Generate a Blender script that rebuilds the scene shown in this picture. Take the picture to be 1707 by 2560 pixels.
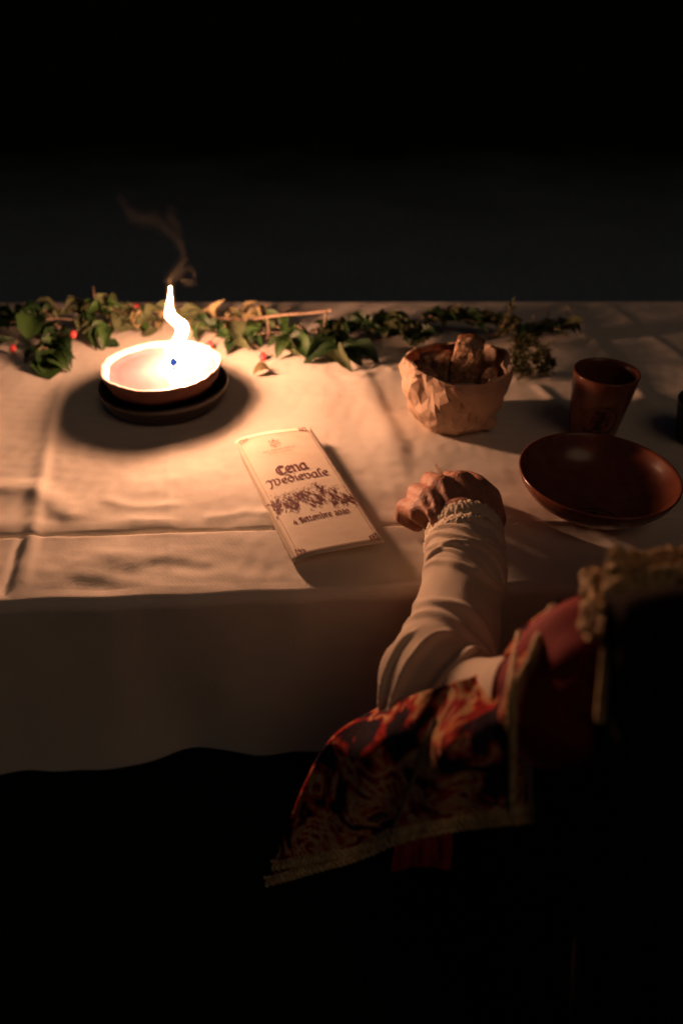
import bpy, bmesh, math, random
import numpy as np
from mathutils import Vector, Matrix, noise
PI = math.pi
for o in list(bpy.data.objects): bpy.data.objects.remove(o)
SC = bpy.context.scene; COL = SC.collection
T = 0.74                                   # height of the table top

# ------------------------------------------------------------------ camera
CAM = Vector((0, 0, 1.175)); PITCH = math.radians(37.0); FPX = 1707.0
cd = bpy.data.cameras.new('camera'); cam = bpy.data.objects.new('camera', cd); COL.objects.link(cam)
cam.location = CAM; cam.rotation_euler = (PI/2 - PITCH, 0, 0)
cd.sensor_fit = 'VERTICAL'; cd.sensor_height = 36; cd.lens = 36*FPX/2560; cd.clip_start = .02; cd.clip_end = 400
cd.dof.use_dof = True; cd.dof.focus_distance = .64; cd.dof.aperture_fstop = 2.8
SC.camera = cam
FW = Vector((0, math.cos(PITCH), -math.sin(PITCH))); UP = Vector((0, math.sin(PITCH), math.cos(PITCH))); RT = Vector((1, 0, 0))
def ray(px, py): return FW + RT*((px-853.5)/FPX) - UP*((py-1280)/FPX)
def at(px, py, z=0.0):                      # pixel -> point at height z above the table top
    d = ray(px, py); return CAM + d*((T+z-CAM.z)/d.z)
def atY(px, py, Y):
    d = ray(px, py); return CAM + d*(Y/d.y)
def atD(px, py, dep): return CAM + ray(px, py)*dep

# ------------------------------------------------------------------ night sky, faint moon-like sun, exposure
SUN_EL, SUN_ROT = math.radians(54), math.radians(150)
w = bpy.data.worlds.new('World'); SC.world = w; w.use_nodes = True
nt = w.node_tree; bg = nt.nodes['Background']; sky = nt.nodes.new('ShaderNodeTexSky')
sky.sky_type = 'NISHITA'; sky.sun_disc = False; sky.sun_elevation = SUN_EL; sky.sun_rotation = SUN_ROT
nt.links.new(sky.outputs[0], bg.inputs[0]); bg.inputs[1].default_value = 0.0015
sl = bpy.data.lights.new('sun', 'SUN'); sun = bpy.data.objects.new('sun', sl); COL.objects.link(sun)
sl.energy = .11; sl.angle = math.radians(30); sl.color = (1, .62, .36)
sd = Vector((math.sin(SUN_ROT)*math.cos(SUN_EL), math.cos(SUN_ROT)*math.cos(SUN_EL), math.sin(SUN_EL)))
sun.rotation_euler = sd.to_track_quat('Z', 'Y').to_euler(); sun.location = sd*30
SC.view_settings.view_transform = 'Standard'; SC.view_settings.look = 'None'
SC.view_settings.exposure = 0; SC.view_settings.gamma = 1
SC.render.engine = 'CYCLES'
FLAME_POWER = 820.0

# ------------------------------------------------------------------ helpers
def link(o, parent=None):
    COL.objects.link(o)
    if parent: o.parent = parent
    return o
def tag(o, label=None, cat=None, group=None, kind=None):
    for k, v in (('label', label), ('category', cat), ('group', group), ('kind', kind)):
        if v: o[k] = v
    return o
def empty(name, loc=(0, 0, 0), label=None, cat=None, group=None):
    o = link(bpy.data.objects.new(name, None)); o.location = loc; o.empty_display_size = .02
    return tag(o, label, cat, group)
def meshobj(name, verts, faces, mat, parent=None, smooth=True, uv=None):
    me = bpy.data.meshes.new(name); me.from_pydata([tuple(v) for v in verts], [], faces); me.validate()
    if smooth: me.polygons.foreach_set('use_smooth', [True]*len(me.polygons))
    if mat: me.materials.append(mat)
    if uv is not None:
        l = me.uv_layers.new(name='UVMap')
        for i, lp in enumerate(me.loops): l.data[i].uv = uv[lp.vertex_index]
    o = bpy.data.objects.new(name, me); link(o, parent)
    if parent: o.matrix_parent_inverse = Matrix.Translation(-parent.location) if parent.parent is None else Matrix.Translation(-(parent.matrix_basis.translation*0))
    return o
def wobj(name, verts, faces, mat, parent=None, smooth=True, uv=None):
    """mesh given in world coordinates, stored relative to the root thing's base"""
    r = parent
    while r is not None and r.parent is not None: r = r.parent
    off = r.location if r is not None else Vector((0, 0, 0))
    me = bpy.data.meshes.new(name); me.from_pydata([(v[0]-off.x, v[1]-off.y, v[2]-off.z) for v in verts], [], faces); me.validate()
    if smooth: me.polygons.foreach_set('use_smooth', [True]*len(me.polygons))
    if mat: me.materials.append(mat)
    if uv is not None:
        l = me.uv_layers.new(name='UVMap')
        for i, lp in enumerate(me.loops): l.data[i].uv = uv[lp.vertex_index]
    return link(bpy.data.objects.new(name, me), parent)
def solid(o, th, off=-1):
    m = o.modifiers.new('thickness', 'SOLIDIFY'); m.thickness = th; m.offset = off; return o
def grid_faces(nu, nv, close_u=False):
    f = []
    for j in range(nv-1):
        for i in range(nu if close_u else nu-1):
            i2 = (i+1) % nu
            f.append((j*nu+i, j*nu+i2, (j+1)*nu+i2, (j+1)*nu+i))
    return f
def lathe(c, prof, n=64, wob=None):
    """prof: list of (r, z) bottom-outside round to inside; closed by fans at r=0"""
    v, f = [], []; 
    for j, (r, z) in enumerate(prof):
        for i in range(n):
            a = 2*PI*i/n; rr, zz = (r, z) if wob is None else wob(a, r, z, j)
            v.append((c[0]+rr*math.cos(a), c[1]+rr*math.sin(a), c[2]+zz))
    f = grid_faces(n, len(prof), True)
    v.append((c[0], c[1], c[2]+prof[0][1])); k = len(v)-1
    f += [((i+1) % n, i, k) for i in range(n)]
    v.append((c[0], c[1], c[2]+prof[-1][1])); k = len(v)-1; b = (len(prof)-1)*n
    f += [(b+i, b+(i+1) % n, k) for i in range(n)]
    return v, f
def catmull(pts, n):
    P = [Vector(p) for p in pts]; P = [P[0]*2-P[1]] + P + [P[-1]*2-P[-2]]; out = []
    m = len(P)-3
    for k in range(n):
        t = k/(n-1)*m; i = min(int(t), m-1); t -= i; a, b, c, d = P[i:i+4]
        out.append(.5*((2*b) + (c-a)*t + (2*a-5*b+4*c-d)*t*t + (3*b-a-3*c+d)*t**3))
    return out
def tube(path, rad, n=8, cap=True):
    """path: Vectors; rad: float list"""
    v, f = [], []; ref = Vector((0, 0, 1))
    for k, p in enumerate(path):
        t = (path[min(k+1, len(path)-1)]-path[max(k-1, 0)]).normalized()
        a = t.cross(ref)
        if a.length < .1: a = t.cross(Vector((1, 0, 0)))
        a.normalize(); b = t.cross(a)
        for i in range(n):
            an = 2*PI*i/n; v.append(p+(a*math.cos(an)+b*math.sin(an))*rad[k])
    f = grid_faces(n, len(path), True)
    if cap:
        f.append(tuple(range(n))); f.append(tuple(reversed(range((len(path)-1)*n, len(path)*n))))
    return v, f
class MB:
    def __init__(s): s.v, s.f = [], []
    def add(s, vf):
        k = len(s.v); s.v += list(vf[0]); s.f += [tuple(i+k for i in q) for q in vf[1]]; return s
def box(c, sx, sy, sz, R=None):
    v = []
    for z in (-1, 1):
        for y in (-1, 1):
            for x in (-1, 1):
                p = Vector((x*sx/2, y*sy/2, z*sz/2)); v.append(Vector(c)+(R @ p if R else p))
    return v, [(0, 2, 3, 1), (4, 5, 7, 6), (0, 1, 5, 4), (2, 6, 7, 3), (0, 4, 6, 2), (1, 3, 7, 5)]

# ------------------------------------------------------------------ materials
def mat(name, col, rough=.7, **k):
    m = bpy.data.materials.new(name); m.use_nodes = True; b = m.node_tree.nodes['Principled BSDF']
    b.inputs['Base Color'].default_value = (*col, 1); b.inputs['Roughness'].default_value = rough
    for n, v in k.items():
        n = n.replace('_', ' ')
        b.inputs[n].default_value = v
    return m
def N(m, typ, **k):
    n = m.node_tree.nodes.new(typ)
    for a, v in k.items():
        if a in n.inputs.keys(): n.inputs[a].default_value = v
        else: setattr(n, a, v)
    return n
def L(m, a, b): m.node_tree.links.new(a, b)
def coords(m, scale=1, kind='Object'):
    t = N(m, 'ShaderNodeTexCoord'); mp = N(m, 'ShaderNodeMapping')
    mp.inputs['Scale'].default_value = (scale,)*3 if not hasattr(scale, '__len__') else scale
    L(m, t.outputs[kind], mp.inputs[0]); return mp.outputs[0]
def noise_col(m, stops, scale=20, detail=6, co=None, rough=.6, dist=0):
    b = m.node_tree.nodes['Principled BSDF']; n = N(m, 'ShaderNodeTexNoise'); n.inputs['Scale'].default_value = scale
    n.inputs['Detail'].default_value = detail; n.inputs['Roughness'].default_value = rough; n.inputs['Distortion'].default_value = dist
    L(m, co or coords(m), n.inputs['Vector']); r = N(m, 'ShaderNodeValToRGB'); cr = r.color_ramp
    while len(cr.elements) < len(stops): cr.elements.new(.5)
    for e, (p, c) in zip(cr.elements, stops): e.position = p; e.color = (*c, 1)
    L(m, n.outputs[0], r.inputs[0]); L(m, r.outputs[0], b.inputs['Base Color']); return n, r
def bump(m, scale, strength, dist=.001, detail=4, co=None, typ='ShaderNodeTexNoise', prev=None):
    b = m.node_tree.nodes['Principled BSDF']; n = N(m, typ); n.inputs['Scale'].default_value = scale
    if 'Detail' in n.inputs.keys(): n.inputs['Detail'].default_value = detail
    L(m, co or coords(m), n.inputs['Vector']); bp = N(m, 'ShaderNodeBump'); bp.inputs['Strength'].default_value = strength
    bp.inputs['Distance'].default_value = dist; L(m, n.outputs[0], bp.inputs['Height'])
    if prev: L(m, prev.outputs[0], bp.inputs['Normal'])
    L(m, bp.outputs[0], b.inputs['Normal']); return bp

def weave(m, sc, strength, dist, kind='UV'):
    """plain weave relief"""
    b = m.node_tree.nodes['Principled BSDF']; co = coords(m, 1, kind)
    ws = []
    for d in ('X', 'Y'):
        wv = N(m, 'ShaderNodeTexWave', bands_direction=d); wv.inputs['Scale'].default_value = sc
        wv.inputs['Distortion'].default_value = 1.5; wv.inputs['Detail'].default_value = 2; L(m, co, wv.inputs['Vector']); ws.append(wv)
    mx = N(m, 'ShaderNodeMath', operation='ADD'); L(m, ws[0].outputs['Fac'], mx.inputs[0]); L(m, ws[1].outputs['Fac'], mx.inputs[1])
    bp = N(m, 'ShaderNodeBump'); bp.inputs['Strength'].default_value = strength; bp.inputs['Distance'].default_value = dist
    L(m, mx.outputs[0], bp.inputs['Height']); L(m, bp.outputs[0], b.inputs['Normal']); return bp

M = {}
M['cloth'] = mat('linen cloth', (.74, .69, .6), .92, Sheen_Weight=.15)
noise_col(M['cloth'], [(.3, (.68, .62, .53)), (.6, (.75, .7, .61)), (.8, (.77, .72, .63))], 9, 5)
bump(M['cloth'], 260, .25, .0006, 3, prev=weave(M['cloth'], 260, .35, .0004))
M['wood'] = mat('bench wood', (.07, .04, .025), .7)
noise_col(M['wood'], [(.3, (.04, .022, .012)), (.7, (.09, .052, .03))], 6, 6, co=coords(M['wood'], (1, 8, 8)))
M['terra'] = mat('terracotta', (.1, .035, .02), .75)
noise_col(M['terra'], [(.3, (.06, .02, .013)), (.7, (.13, .045, .028))], 60, 6); bump(M['terra'], 220, .4, .0006)
M['waxed'] = mat('waxed clay', (.8, .62, .47), .45, Subsurface_Weight=.25, Subsurface_Scale=.006)
n_, r_ = noise_col(M['waxed'], [(.36, (.22, .09, .07)), (.47, (.34, .29, .28)), (.7, (.38, .33, .31))], 34, 5, dist=.6)
bump(M['waxed'], 150, .3, .0008)
M['wax'] = mat('wax', (.1, .085, .09), .10, Subsurface_Weight=.2, Subsurface_Scale=.02, IOR=1.44)
noise_col(M['wax'], [(.35, (.08, .07, .08)), (.65, (.105, .095, .108))], 18, 3)
M['black'] = mat('dark glazed clay', (.018, .014, .013), .38); bump(M['black'], 300, .2, .0004)
M['wick'] = mat('charred wick', (.02, .015, .012), .9)
M['glaze'] = mat('brown glaze', (.15, .045, .024), .24)
noise_col(M['glaze'], [(.3, (.13, .04, .024)), (.7, (.2, .072, .045))], 70, 8)
bump(M['glaze'], 90, .06, .001)
M['mark'] = mat('dark glaze painting', (.03, .012, .01), .35)
M['paper'] = mat('leaflet paper', (.76, .66, .53), .8)
nn, rr = noise_col(M['paper'], [(.3, (.68, .57, .44)), (.55, (.76, .66, .53)), (.8, (.79, .7, .57))], 30, 8, co=coords(M['paper'], (1, 2.5, 1)), rough=.7)
bump(M['paper'], 400, .15, .0003)
M['ink'] = mat('red brown ink', (.11, .008, .012), .8)
M['ink2'] = mat('faded ink', (.36, .2, .13), .8)
M['kraft'] = mat('paper bag', (.56, .4, .3), .7)
noise_col(M['kraft'], [(.3, (.52, .36, .25)), (.7, (.64, .47, .34))], 40, 6); bump(M['kraft'], 60, .35, .002)
b = M['kraft'].node_tree.nodes['Principled BSDF']
tr = N(M['kraft'], 'ShaderNodeBsdfTranslucent'); tr.inputs[0].default_value = (.55, .25, .13, 1); mxs = N(M['kraft'], 'ShaderNodeMixShader'); mxs.inputs[0].default_value = .22
L(M['kraft'], b.outputs[0], mxs.inputs[1]); L(M['kraft'], tr.outputs[0], mxs.inputs[2]); L(M['kraft'], mxs.outputs[0], M['kraft'].node_tree.nodes['Material Output'].inputs[0])
M['crumb'] = mat('bread crumb', (.62, .42, .25), .9)
noise_col(M['crumb'], [(.35, (.22, .11, .06)), (.55, (.46, .29, .17)), (.75, (.6, .42, .27))], 180, 6)
bump(M['crumb'], 230, .9, .004, 3)
M['crust'] = mat('bread crust', (.2, .07, .03), .6)
noise_col(M['crust'], [(.35, (.12, .035, .015)), (.65, (.3, .12, .05))], 60, 6); bump(M['crust'], 120, .6, .002)
def leafmat(name, a, b_, rough, trans):
    m = mat(name, a, rough); co = coords(m)
    noise_col(m, [(.3, a), (.7, b_)], 45, 5); bump(m, 160, .35, .001)
    b = m.node_tree.nodes['Principled BSDF']; tr = N(m, 'ShaderNodeBsdfTranslucent'); tr.inputs[0].default_value = (b_[0]*1.3, b_[1]*1.3, b_[2]*.6, 1)
    mx = N(m, 'ShaderNodeMixShader'); mx.inputs[0].default_value = trans; L(m, b.outputs[0], mx.inputs[1]); L(m, tr.outputs[0], mx.inputs[2])
    L(m, mx.outputs[0], m.node_tree.nodes['Material Output'].inputs[0]); return m
M['leaf'] = leafmat('green leaf', (.022, .06, .014), (.05, .1, .024), .45, .12)
M['leaf_dark'] = leafmat('dark green leaf', (.01, .03, .009), (.022, .052, .015), .42, .08)
M['leaf_pale'] = leafmat('pale underside leaf', (.05, .07, .026), (.1, .115, .048), .75, .15)
M['leaf_dry'] = leafmat('dry leaf', (.2, .16, .075), (.3, .24, .12), .85, .15)
M['herb'] = leafmat('herb leaf', (.045, .05, .018), (.1, .1, .035), .8, .1)
M['twig'] = mat('twig bark', (.22, .16, .11), .9); noise_col(M['twig'], [(.3, (.13, .085, .055)), (.7, (.26, .19, .13))], 80, 5)
M['hip'] = mat('rose hip', (.62, .07, .075), .4, Subsurface_Weight=.2, Subsurface_Scale=.004)
M['skin'] = mat('skin', (.42, .2, .13), .62, Subsurface_Weight=.1, Subsurface_Scale=.003)
noise_col(M['skin'], [(.3, (.34, .14, .09)), (.55, (.46, .23, .15)), (.8, (.52, .28, .19))], 55, 7)
bump(M['skin'], 260, .7, .0014, 6, prev=bump(M['skin'], 30, .25, .003, 5, co=coords(M['skin'], (9, 3, 5))))
M['hair'] = mat('grey brown hair', (.1, .07, .05), .5); bump(M['hair'], 12, .8, .004, 3, co=coords(M['hair'], (20, 2, 2)))
M['linen'] = mat('cream linen sleeve', (.68, .58, .45), .92, Sheen_Weight=.2)
noise_col(M['linen'], [(.3, (.62, .52, .4)), (.7, (.72, .62, .49))], 25, 5); bump(M['linen'], 500, .3, .0005, 2, prev=weave(M['linen'], 130, .3, .0004))
M['lace'] = mat('cream lace', (.76, .66, .5), .9); bump(M['lace'], 420, .6, .0012, 2, typ='ShaderNodeTexVoronoi')
M['gold'] = mat('gold braid', (.6, .44, .2), .6)
noise_col(M['gold'], [(.3, (.36, .22, .09)), (.55, (.62, .45, .22)), (.8, (.74, .6, .38))], 220, 4); bump(M['gold'], 500, .9, .002, 2)
M['red'] = mat('red velvet', (.3, .014, .018), .8)
noise_col(M['red'], [(.3, (.22, .010, .013)), (.7, (.34, .018, .022))], 30, 5); bump(M['red'], 600, .3, .0006)
M['mantle'] = mat('dark brown mantle', (.018, .012, .012), 1.0, Specular_IOR_Level=.1); bump(M['mantle'], 300, .3, .001)
# woven tapestry: dark ground with red, gold and greyish flower patches
m = M['tap'] = mat('tapestry', (.03, .02, .03), 1.0, Specular_IOR_Level=.08); b = m.node_tree.nodes['Principled BSDF']
co = coords(m, 1)
n1 = N(m, 'ShaderNodeTexNoise'); n1.inputs['Scale'].default_value = 27; n1.inputs['Detail'].default_value = 3; n1.inputs['Distortion'].default_value = 1.6; L(m, co, n1.inputs['Vector'])
r1 = N(m, 'ShaderNodeValToRGB'); cr = r1.color_ramp
for e, (p, c) in zip([cr.elements[0], cr.elements[1]]+[cr.elements.new(.5) for _ in range(6)],
        [(0, (.022, .016, .026)), (.44, (.03, .02, .03)), (.49, (.2, .025, .02)), (.535, (.42, .03, .03)), (.56, (.46, .22, .09)), (.6, (.5, .33, .15)), (.64, (.3, .03, .03)), (.7, (.03, .018, .025))]): pass
while len(cr.elements) > 1: cr.elements.remove(cr.elements[-1])
cr.elements[0].position = 0; cr.elements[0].color = (.022, .016, .026, 1)
for p, c in [(.465, (.03, .02, .03)), (.48, (.26, .025, .022)), (.515, (.46, .035, .035)), (.535, (.5, .22, .09)), (.57, (.6, .44, .24)), (.61, (.4, .035, .035)), (.68, (.035, .02, .03)), (.74, (.3, .2, .18))]:
    e = cr.elements.new(p); e.color = (*c, 1)
L(m, n1.outputs[0], r1.inputs[0])
n2 = N(m, 'ShaderNodeTexNoise'); n2.inputs['Scale'].default_value = 300; L(m, co, n2.inputs['Vector'])
mx = N(m, 'ShaderNodeMixRGB', blend_type='OVERLAY'); mx.inputs[0].default_value = .7; L(m, r1.outputs[0], mx.inputs[1]); L(m, n2.outputs[0], mx.inputs[2]); L(m, mx.outputs[0], b.inputs['Base Color'])
bump(m, 500, .6, .0012, 2)
M['ground'] = mat('ground with painted light falloff', (.1, .1, .1), 1.0, Specular_IOR_Level=0.0)  # light falloff over the ground is painted into this colour

# ------------------------------------------------------------------ the setting
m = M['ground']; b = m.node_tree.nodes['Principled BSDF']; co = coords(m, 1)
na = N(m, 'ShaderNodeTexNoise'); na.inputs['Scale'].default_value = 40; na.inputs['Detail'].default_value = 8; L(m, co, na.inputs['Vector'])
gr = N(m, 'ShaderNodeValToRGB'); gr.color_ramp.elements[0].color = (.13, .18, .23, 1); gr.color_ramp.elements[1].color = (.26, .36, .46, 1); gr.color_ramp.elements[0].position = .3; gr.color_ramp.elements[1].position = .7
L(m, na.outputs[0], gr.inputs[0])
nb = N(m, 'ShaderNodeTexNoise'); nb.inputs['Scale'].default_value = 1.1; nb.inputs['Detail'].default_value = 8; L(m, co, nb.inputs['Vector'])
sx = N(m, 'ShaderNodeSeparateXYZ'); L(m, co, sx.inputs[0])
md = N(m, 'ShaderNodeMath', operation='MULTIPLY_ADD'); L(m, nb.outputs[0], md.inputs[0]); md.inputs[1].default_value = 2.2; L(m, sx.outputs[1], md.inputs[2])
mr = N(m, 'ShaderNodeMapRange'); mr.inputs['From Min'].default_value = 4.2; mr.inputs['From Max'].default_value = 8.5; L(m, md.outputs[0], mr.inputs['Value'])  # far ground painted darker, imitating light that dies away with distance
mr3 = N(m, 'ShaderNodeMapRange'); mr3.inputs['From Min'].default_value = 2.6; mr3.inputs['From Max'].default_value = 2.2; L(m, md.outputs[0], mr3.inputs['Value'])  # ground near the table painted dark, as if unlit
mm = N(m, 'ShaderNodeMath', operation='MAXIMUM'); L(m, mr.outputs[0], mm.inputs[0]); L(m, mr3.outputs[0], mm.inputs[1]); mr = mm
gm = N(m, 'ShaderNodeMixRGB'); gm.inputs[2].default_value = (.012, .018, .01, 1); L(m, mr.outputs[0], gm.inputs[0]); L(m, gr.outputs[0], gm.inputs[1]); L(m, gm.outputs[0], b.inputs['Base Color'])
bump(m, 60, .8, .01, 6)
g = 160
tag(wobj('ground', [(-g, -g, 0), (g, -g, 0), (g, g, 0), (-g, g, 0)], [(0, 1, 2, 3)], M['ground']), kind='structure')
hv = []; 
for i in range(97):
    a = 2*PI*i/96; h_ = 9+3*noise.noise(Vector((math.cos(a)*3, math.sin(a)*3, 0)))
    hv += [(140*math.cos(a), 140*math.sin(a), -.5), (146*math.cos(a), 146*math.sin(a), h_), (158*math.cos(a), 158*math.sin(a), -.5)]
tag(wobj('horizon_blocker', hv, [(3*i+k, 3*i+3+k, 3*i+4+k, 3*i+1+k) for i in range(96) for k in (0, 1)], mat('dark horizon blocker', (.012, .016, .01), 1.0, Specular_IOR_Level=0.0)), kind='structure')  # added dark ring, blocks the sky glow along the horizon

# table edges measured on the photograph (far edge level, near edge a little skewed)
def y_far(x): return 1.172 + .004*x
def y_near(x): return .452 + .05*x
def y_cre(x): return .538 + .048*x

# ------------------------------------------------------------------ tablecloth as one sheet with drop at front and back
def polyline_dist(X, Y, pts):
    """signed distance (left positive) and fraction along a polyline"""
    best = np.full(X.shape, 1e9); sg = np.zeros(X.shape); fr = np.zeros(X.shape)
    seg = [math.hypot(pts[i+1][0]-pts[i][0], pts[i+1][1]-pts[i][1]) for i in range(len(pts)-1)]; tot = sum(seg); acc = 0
    for i in range(len(pts)-1):
        ax, ay = pts[i][:2]; dx, dy = pts[i+1][0]-ax, pts[i+1][1]-ay; l2 = dx*dx+dy*dy
        t = np.clip(((X-ax)*dx+(Y-ay)*dy)/l2, 0, 1); qx, qy = X-ax-t*dx, Y-ay-t*dy; d = np.hypot(qx, qy)
        s = np.sign(dx*qy-dy*qx); mk = d < best
        best = np.where(mk, d, best); sg = np.where(mk, s, sg); fr = np.where(mk, (acc+t*seg[i])/tot, fr); acc += seg[i]
    return best*sg, fr
def vnoise(X, Y, seed, n=40, kmin=20, kmax=90, ang=None, spread=PI):
    """band limited noise as a sum of random waves"""
    r = np.random.RandomState(seed); Z = np.zeros(X.shape)
    for _ in range(n):
        k = r.uniform(kmin, kmax); a = (0 if ang is None else ang)+r.uniform(-spread, spread); p = r.uniform(0, 2*PI)
        Z += np.sin(k*(X*np.cos(a)+Y*np.sin(a))+p)/np.sqrt(n)
    return Z
xs = np.concatenate([np.linspace(-1.15, -.62, 60, endpoint=False), np.linspace(-.62, .66, 400, endpoint=False), np.linspace(.66, 1.35, 60)])
rows = []                                    # (kind, parameter)
for t in np.linspace(.30, .012, 12): rows.append(('back', t))
for t in np.linspace(0, 1, 8): rows.append(('bb', t))
for t in np.linspace(.012, .985, 215): rows.append(('far', t))
for s in np.linspace(.0095, -.0095, 34): rows.append(('cre', s))
for t in np.linspace(.12, .86, 34): rows.append(('near', t))
for t in np.linspace(0, 1, 12): rows.append(('nb', t))
for t in np.linspace(.014, .208, 52): rows.append(('drop', t))
nx, ny = len(xs), len(rows); X = np.zeros((ny, nx)); Y = np.zeros((ny, nx)); Z = np.zeros((ny, nx)); V = np.zeros((ny, nx)); TOPM = np.zeros((ny, nx))
RB = .011
YF, YN, YC = y_far(xs), y_near(xs), y_cre(xs)
YN = YN-.0015-.0022*np.abs(np.sin(xs*13+.4))*np.sin(xs*5)**2-.0015*np.sin(xs*37)**2
for j, (k, t) in enumerate(rows):
    X[j] = xs
    if k == 'back': Y[j] = YF+RB; Z[j] = -RB-t
    elif k == 'bb': a = PI/2*(1-t); Y[j] = YF+RB*np.sin(a); Z[j] = -RB+RB*np.cos(a)
    elif k == 'far': Y[j] = YF*(1-t)+(YC+.0095)*t; TOPM[j] = 1
    elif k == 'cre': Y[j] = YC+t; TOPM[j] = 1
    elif k == 'near': Y[j] = (YC-.0095)*(1-t)+YN*t; TOPM[j] = 1
    elif k == 'nb': a = PI/2*t; Y[j] = YN+.004-RB*np.sin(a)*1.0; Z[j] = -RB+RB*np.cos(a)
    else: Y[j] = YN+.004-RB; Z[j] = -RB-t
# soft waves, ironing creases and folds
wav = .00075*vnoise(X, Y, 3, 50, 25, 110) + .0009*vnoise(X, Y*1.0, 5, 30, 40, 120, PI/2, .45)*np.clip((.75-Y)/.2, .15, 1) + .00022*vnoise(X, Y, 8, 50, 150, 380)
H = wav.copy()
def W(l): return [tuple(at(*p)[:2]) for p in l]
def ridge(pts, amp, sl, sr, ends=.12):
    global H
    d, fr = polyline_dist(X, Y, W(pts)); e = np.clip(np.minimum(fr, 1-fr)/ends, 0, 1); e = e*e*(3-2*e)
    H = H + amp*e*np.where(d > 0, np.exp(-(d/sl)**2), np.exp(-(d/sr)**2))
# left = to the left of the drawing direction
ridge([(840, 880), (905, 955), (945, 1040), (985, 1130), (1008, 1225)], .0046, .014, .024)       # drawn downwards: left of path is image right
ridge([(170, 960), (135, 1090), (108, 1250), (85, 1400), (55, 1530)], .0030, .006, .010)
ridge([(420, 1010), (425, 1150), (428, 1340), (432, 1500)], .0007, .004, .004)
ridge([(-60, 1240), (60, 1238), (100, 1246), (150, 1290), (210, 1325)], .0034, .014, .011)
ridge([(1402, 765), (1440, 820), (1500, 900), (1590, 1000), (1655, 1068)], .0060, .010, .012)
ridge([(1500, 765), (1580, 830), (1707, 920)], .0030, .012, .014)
ridge([(1260, 966), (1340, 960), (1450, 958)], .0028, .006, .010)
ridge([(1330, 975), (1375, 1015), (1425, 1070)], .0035, .009, .008)
ridge([(870, 935), (930, 925), (990, 945)], .0022, .006, .006)
ridge([(850, 960), (900, 965), (960, 930)], .0018, .005, .006)
ridge([(200, 1350), (330, 1325), (460, 1330)], .0012, .010, .008)
ridge([(500, 1318), (620, 1300), (700, 1306)], .0016, .008, .006)
ridge([(250, 1268), (350, 1288), (470, 1280)], .0014, .008, .006)
ridge([(250, 1400), (340, 1425), (420, 1410), (560, 1430)], .0012, .012, .008)
ridge([(180, 1450), (330, 1470), (560, 1455), (700, 1475)], .0012, .010, .010)
ridge([(1220, 1310), (1330, 1325), (1450, 1330)], .0030, .006, .006)
ridge([(1330, 1345), (1430, 1380), (1560, 1400)], .0028, .010, .010)
d, fr = polyline_dist(X, Y, W([(70, 1340), (45, 1420), (10, 1540)])); H -= .0035*np.exp(-(d/.004)**2)*np.clip(fr*6, 0, 1)
H = H*TOPM
# the seam: far side dips, near edge stands up and catches the candle light
s = Y-YC[None, :]
dep = .0075*(.55+.45*np.clip((.12-X)/.35, 0, 1))*(1+.25*np.sin(X*31)+.2*np.sin(X*67+1))
H += TOPM*np.where(s > 0, -dep*np.exp(-(s/.0055)**1.2), .0012*np.exp(s/.02)*(1-np.exp(s/.0008)) - dep*np.exp(s/.0007))
fade = np.ones_like(H)
for j, (k, t) in enumerate(rows):
    if k == 'far': fade[j] = np.clip(t/.03, 0, 1)
    if k == 'near': fade[j] = np.clip((1-t)/.12, .25, 1)
Z += H*fade
Z[TOPM > 0] = np.maximum(Z[TOPM > 0], -.0088)
# hanging part: soft vertical folds
for j, (k, t) in enumerate(rows):
    if k == 'drop':
        Y[j] -= .017*(t/.208)**1.2*(.7+.5*np.sin(xs*17+1.3+.8*np.sin(xs*5))+.3*np.sin(xs*39+2*np.sin(xs*7)))+.0012*np.sin(xs*90+t*30)*np.sin(xs*23) ; Z[j] += .0015*np.sin(xs*19)*t/.208 - .03*np.clip(-xs-.05, -.1, .5)*t/.208
    if k == 'back': Y[j] += .010*(t/.3)*(.6+.5*np.sin(xs*17))
CLOTH_LIFT = .0095
V3 = np.stack([X, Y, Z+T+CLOTH_LIFT], 2).reshape(-1, 3)
uv = [(float(x), float(y-z)) for x, y, z in V3]
cloth = wobj('tablecloth', V3.tolist(), grid_faces(nx, ny), M['cloth'], uv=uv); solid(cloth, .0006, 0)
tag(cloth, 'creased cream linen tablecloth hanging over the front edge of the table', 'tablecloth')
CZ = CLOTH_LIFT+.0006                       # cloth surface above T, where things stand
# heights below are relative to the cloth, so shift the reference plane
T0 = T; T = T + CZ - .0005
CAMFIX = 0

# table under the cloth
tb = empty('banquet_table', (.1, .8, 0), 'long banquet table hidden under the cream tablecloth', 'table')
xa, xb = -1.14, 1.34; e_ = .0015
pts = [(xa, y_near(xa)+e_), (xb, y_near(xb)+e_), (xb, y_far(xb)-e_), (xa, y_far(xa)-e_)]
zt = T0-.0005
tv = [(x, y, zt-.028) for x, y in pts]+[(x, y, zt) for x, y in pts]
wobj('tabletop', tv, [(3, 2, 1, 0), (4, 5, 6, 7), (0, 1, 5, 4), (1, 2, 6, 5), (2, 3, 7, 6), (3, 0, 4, 7)], M['wood'], tb, False)
for x, y in ((-1.05, .52), (-1.05, 1.06), (1.2, .6), (1.2, 1.06)):
    v, f = box((x, y, (zt-.028)/2), .06, .06, zt-.028); wobj('leg', v, f, M['wood'], tb, False)

# ------------------------------------------------------------------ candle in a clay bowl
RIM = .052
bc = at(402, 909, RIM); bc.z = T; BR = .0765
cn = empty('bowl_candle', bc, 'burning wax candle in a chipped terracotta bowl on a dark dish', 'candle')
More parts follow.
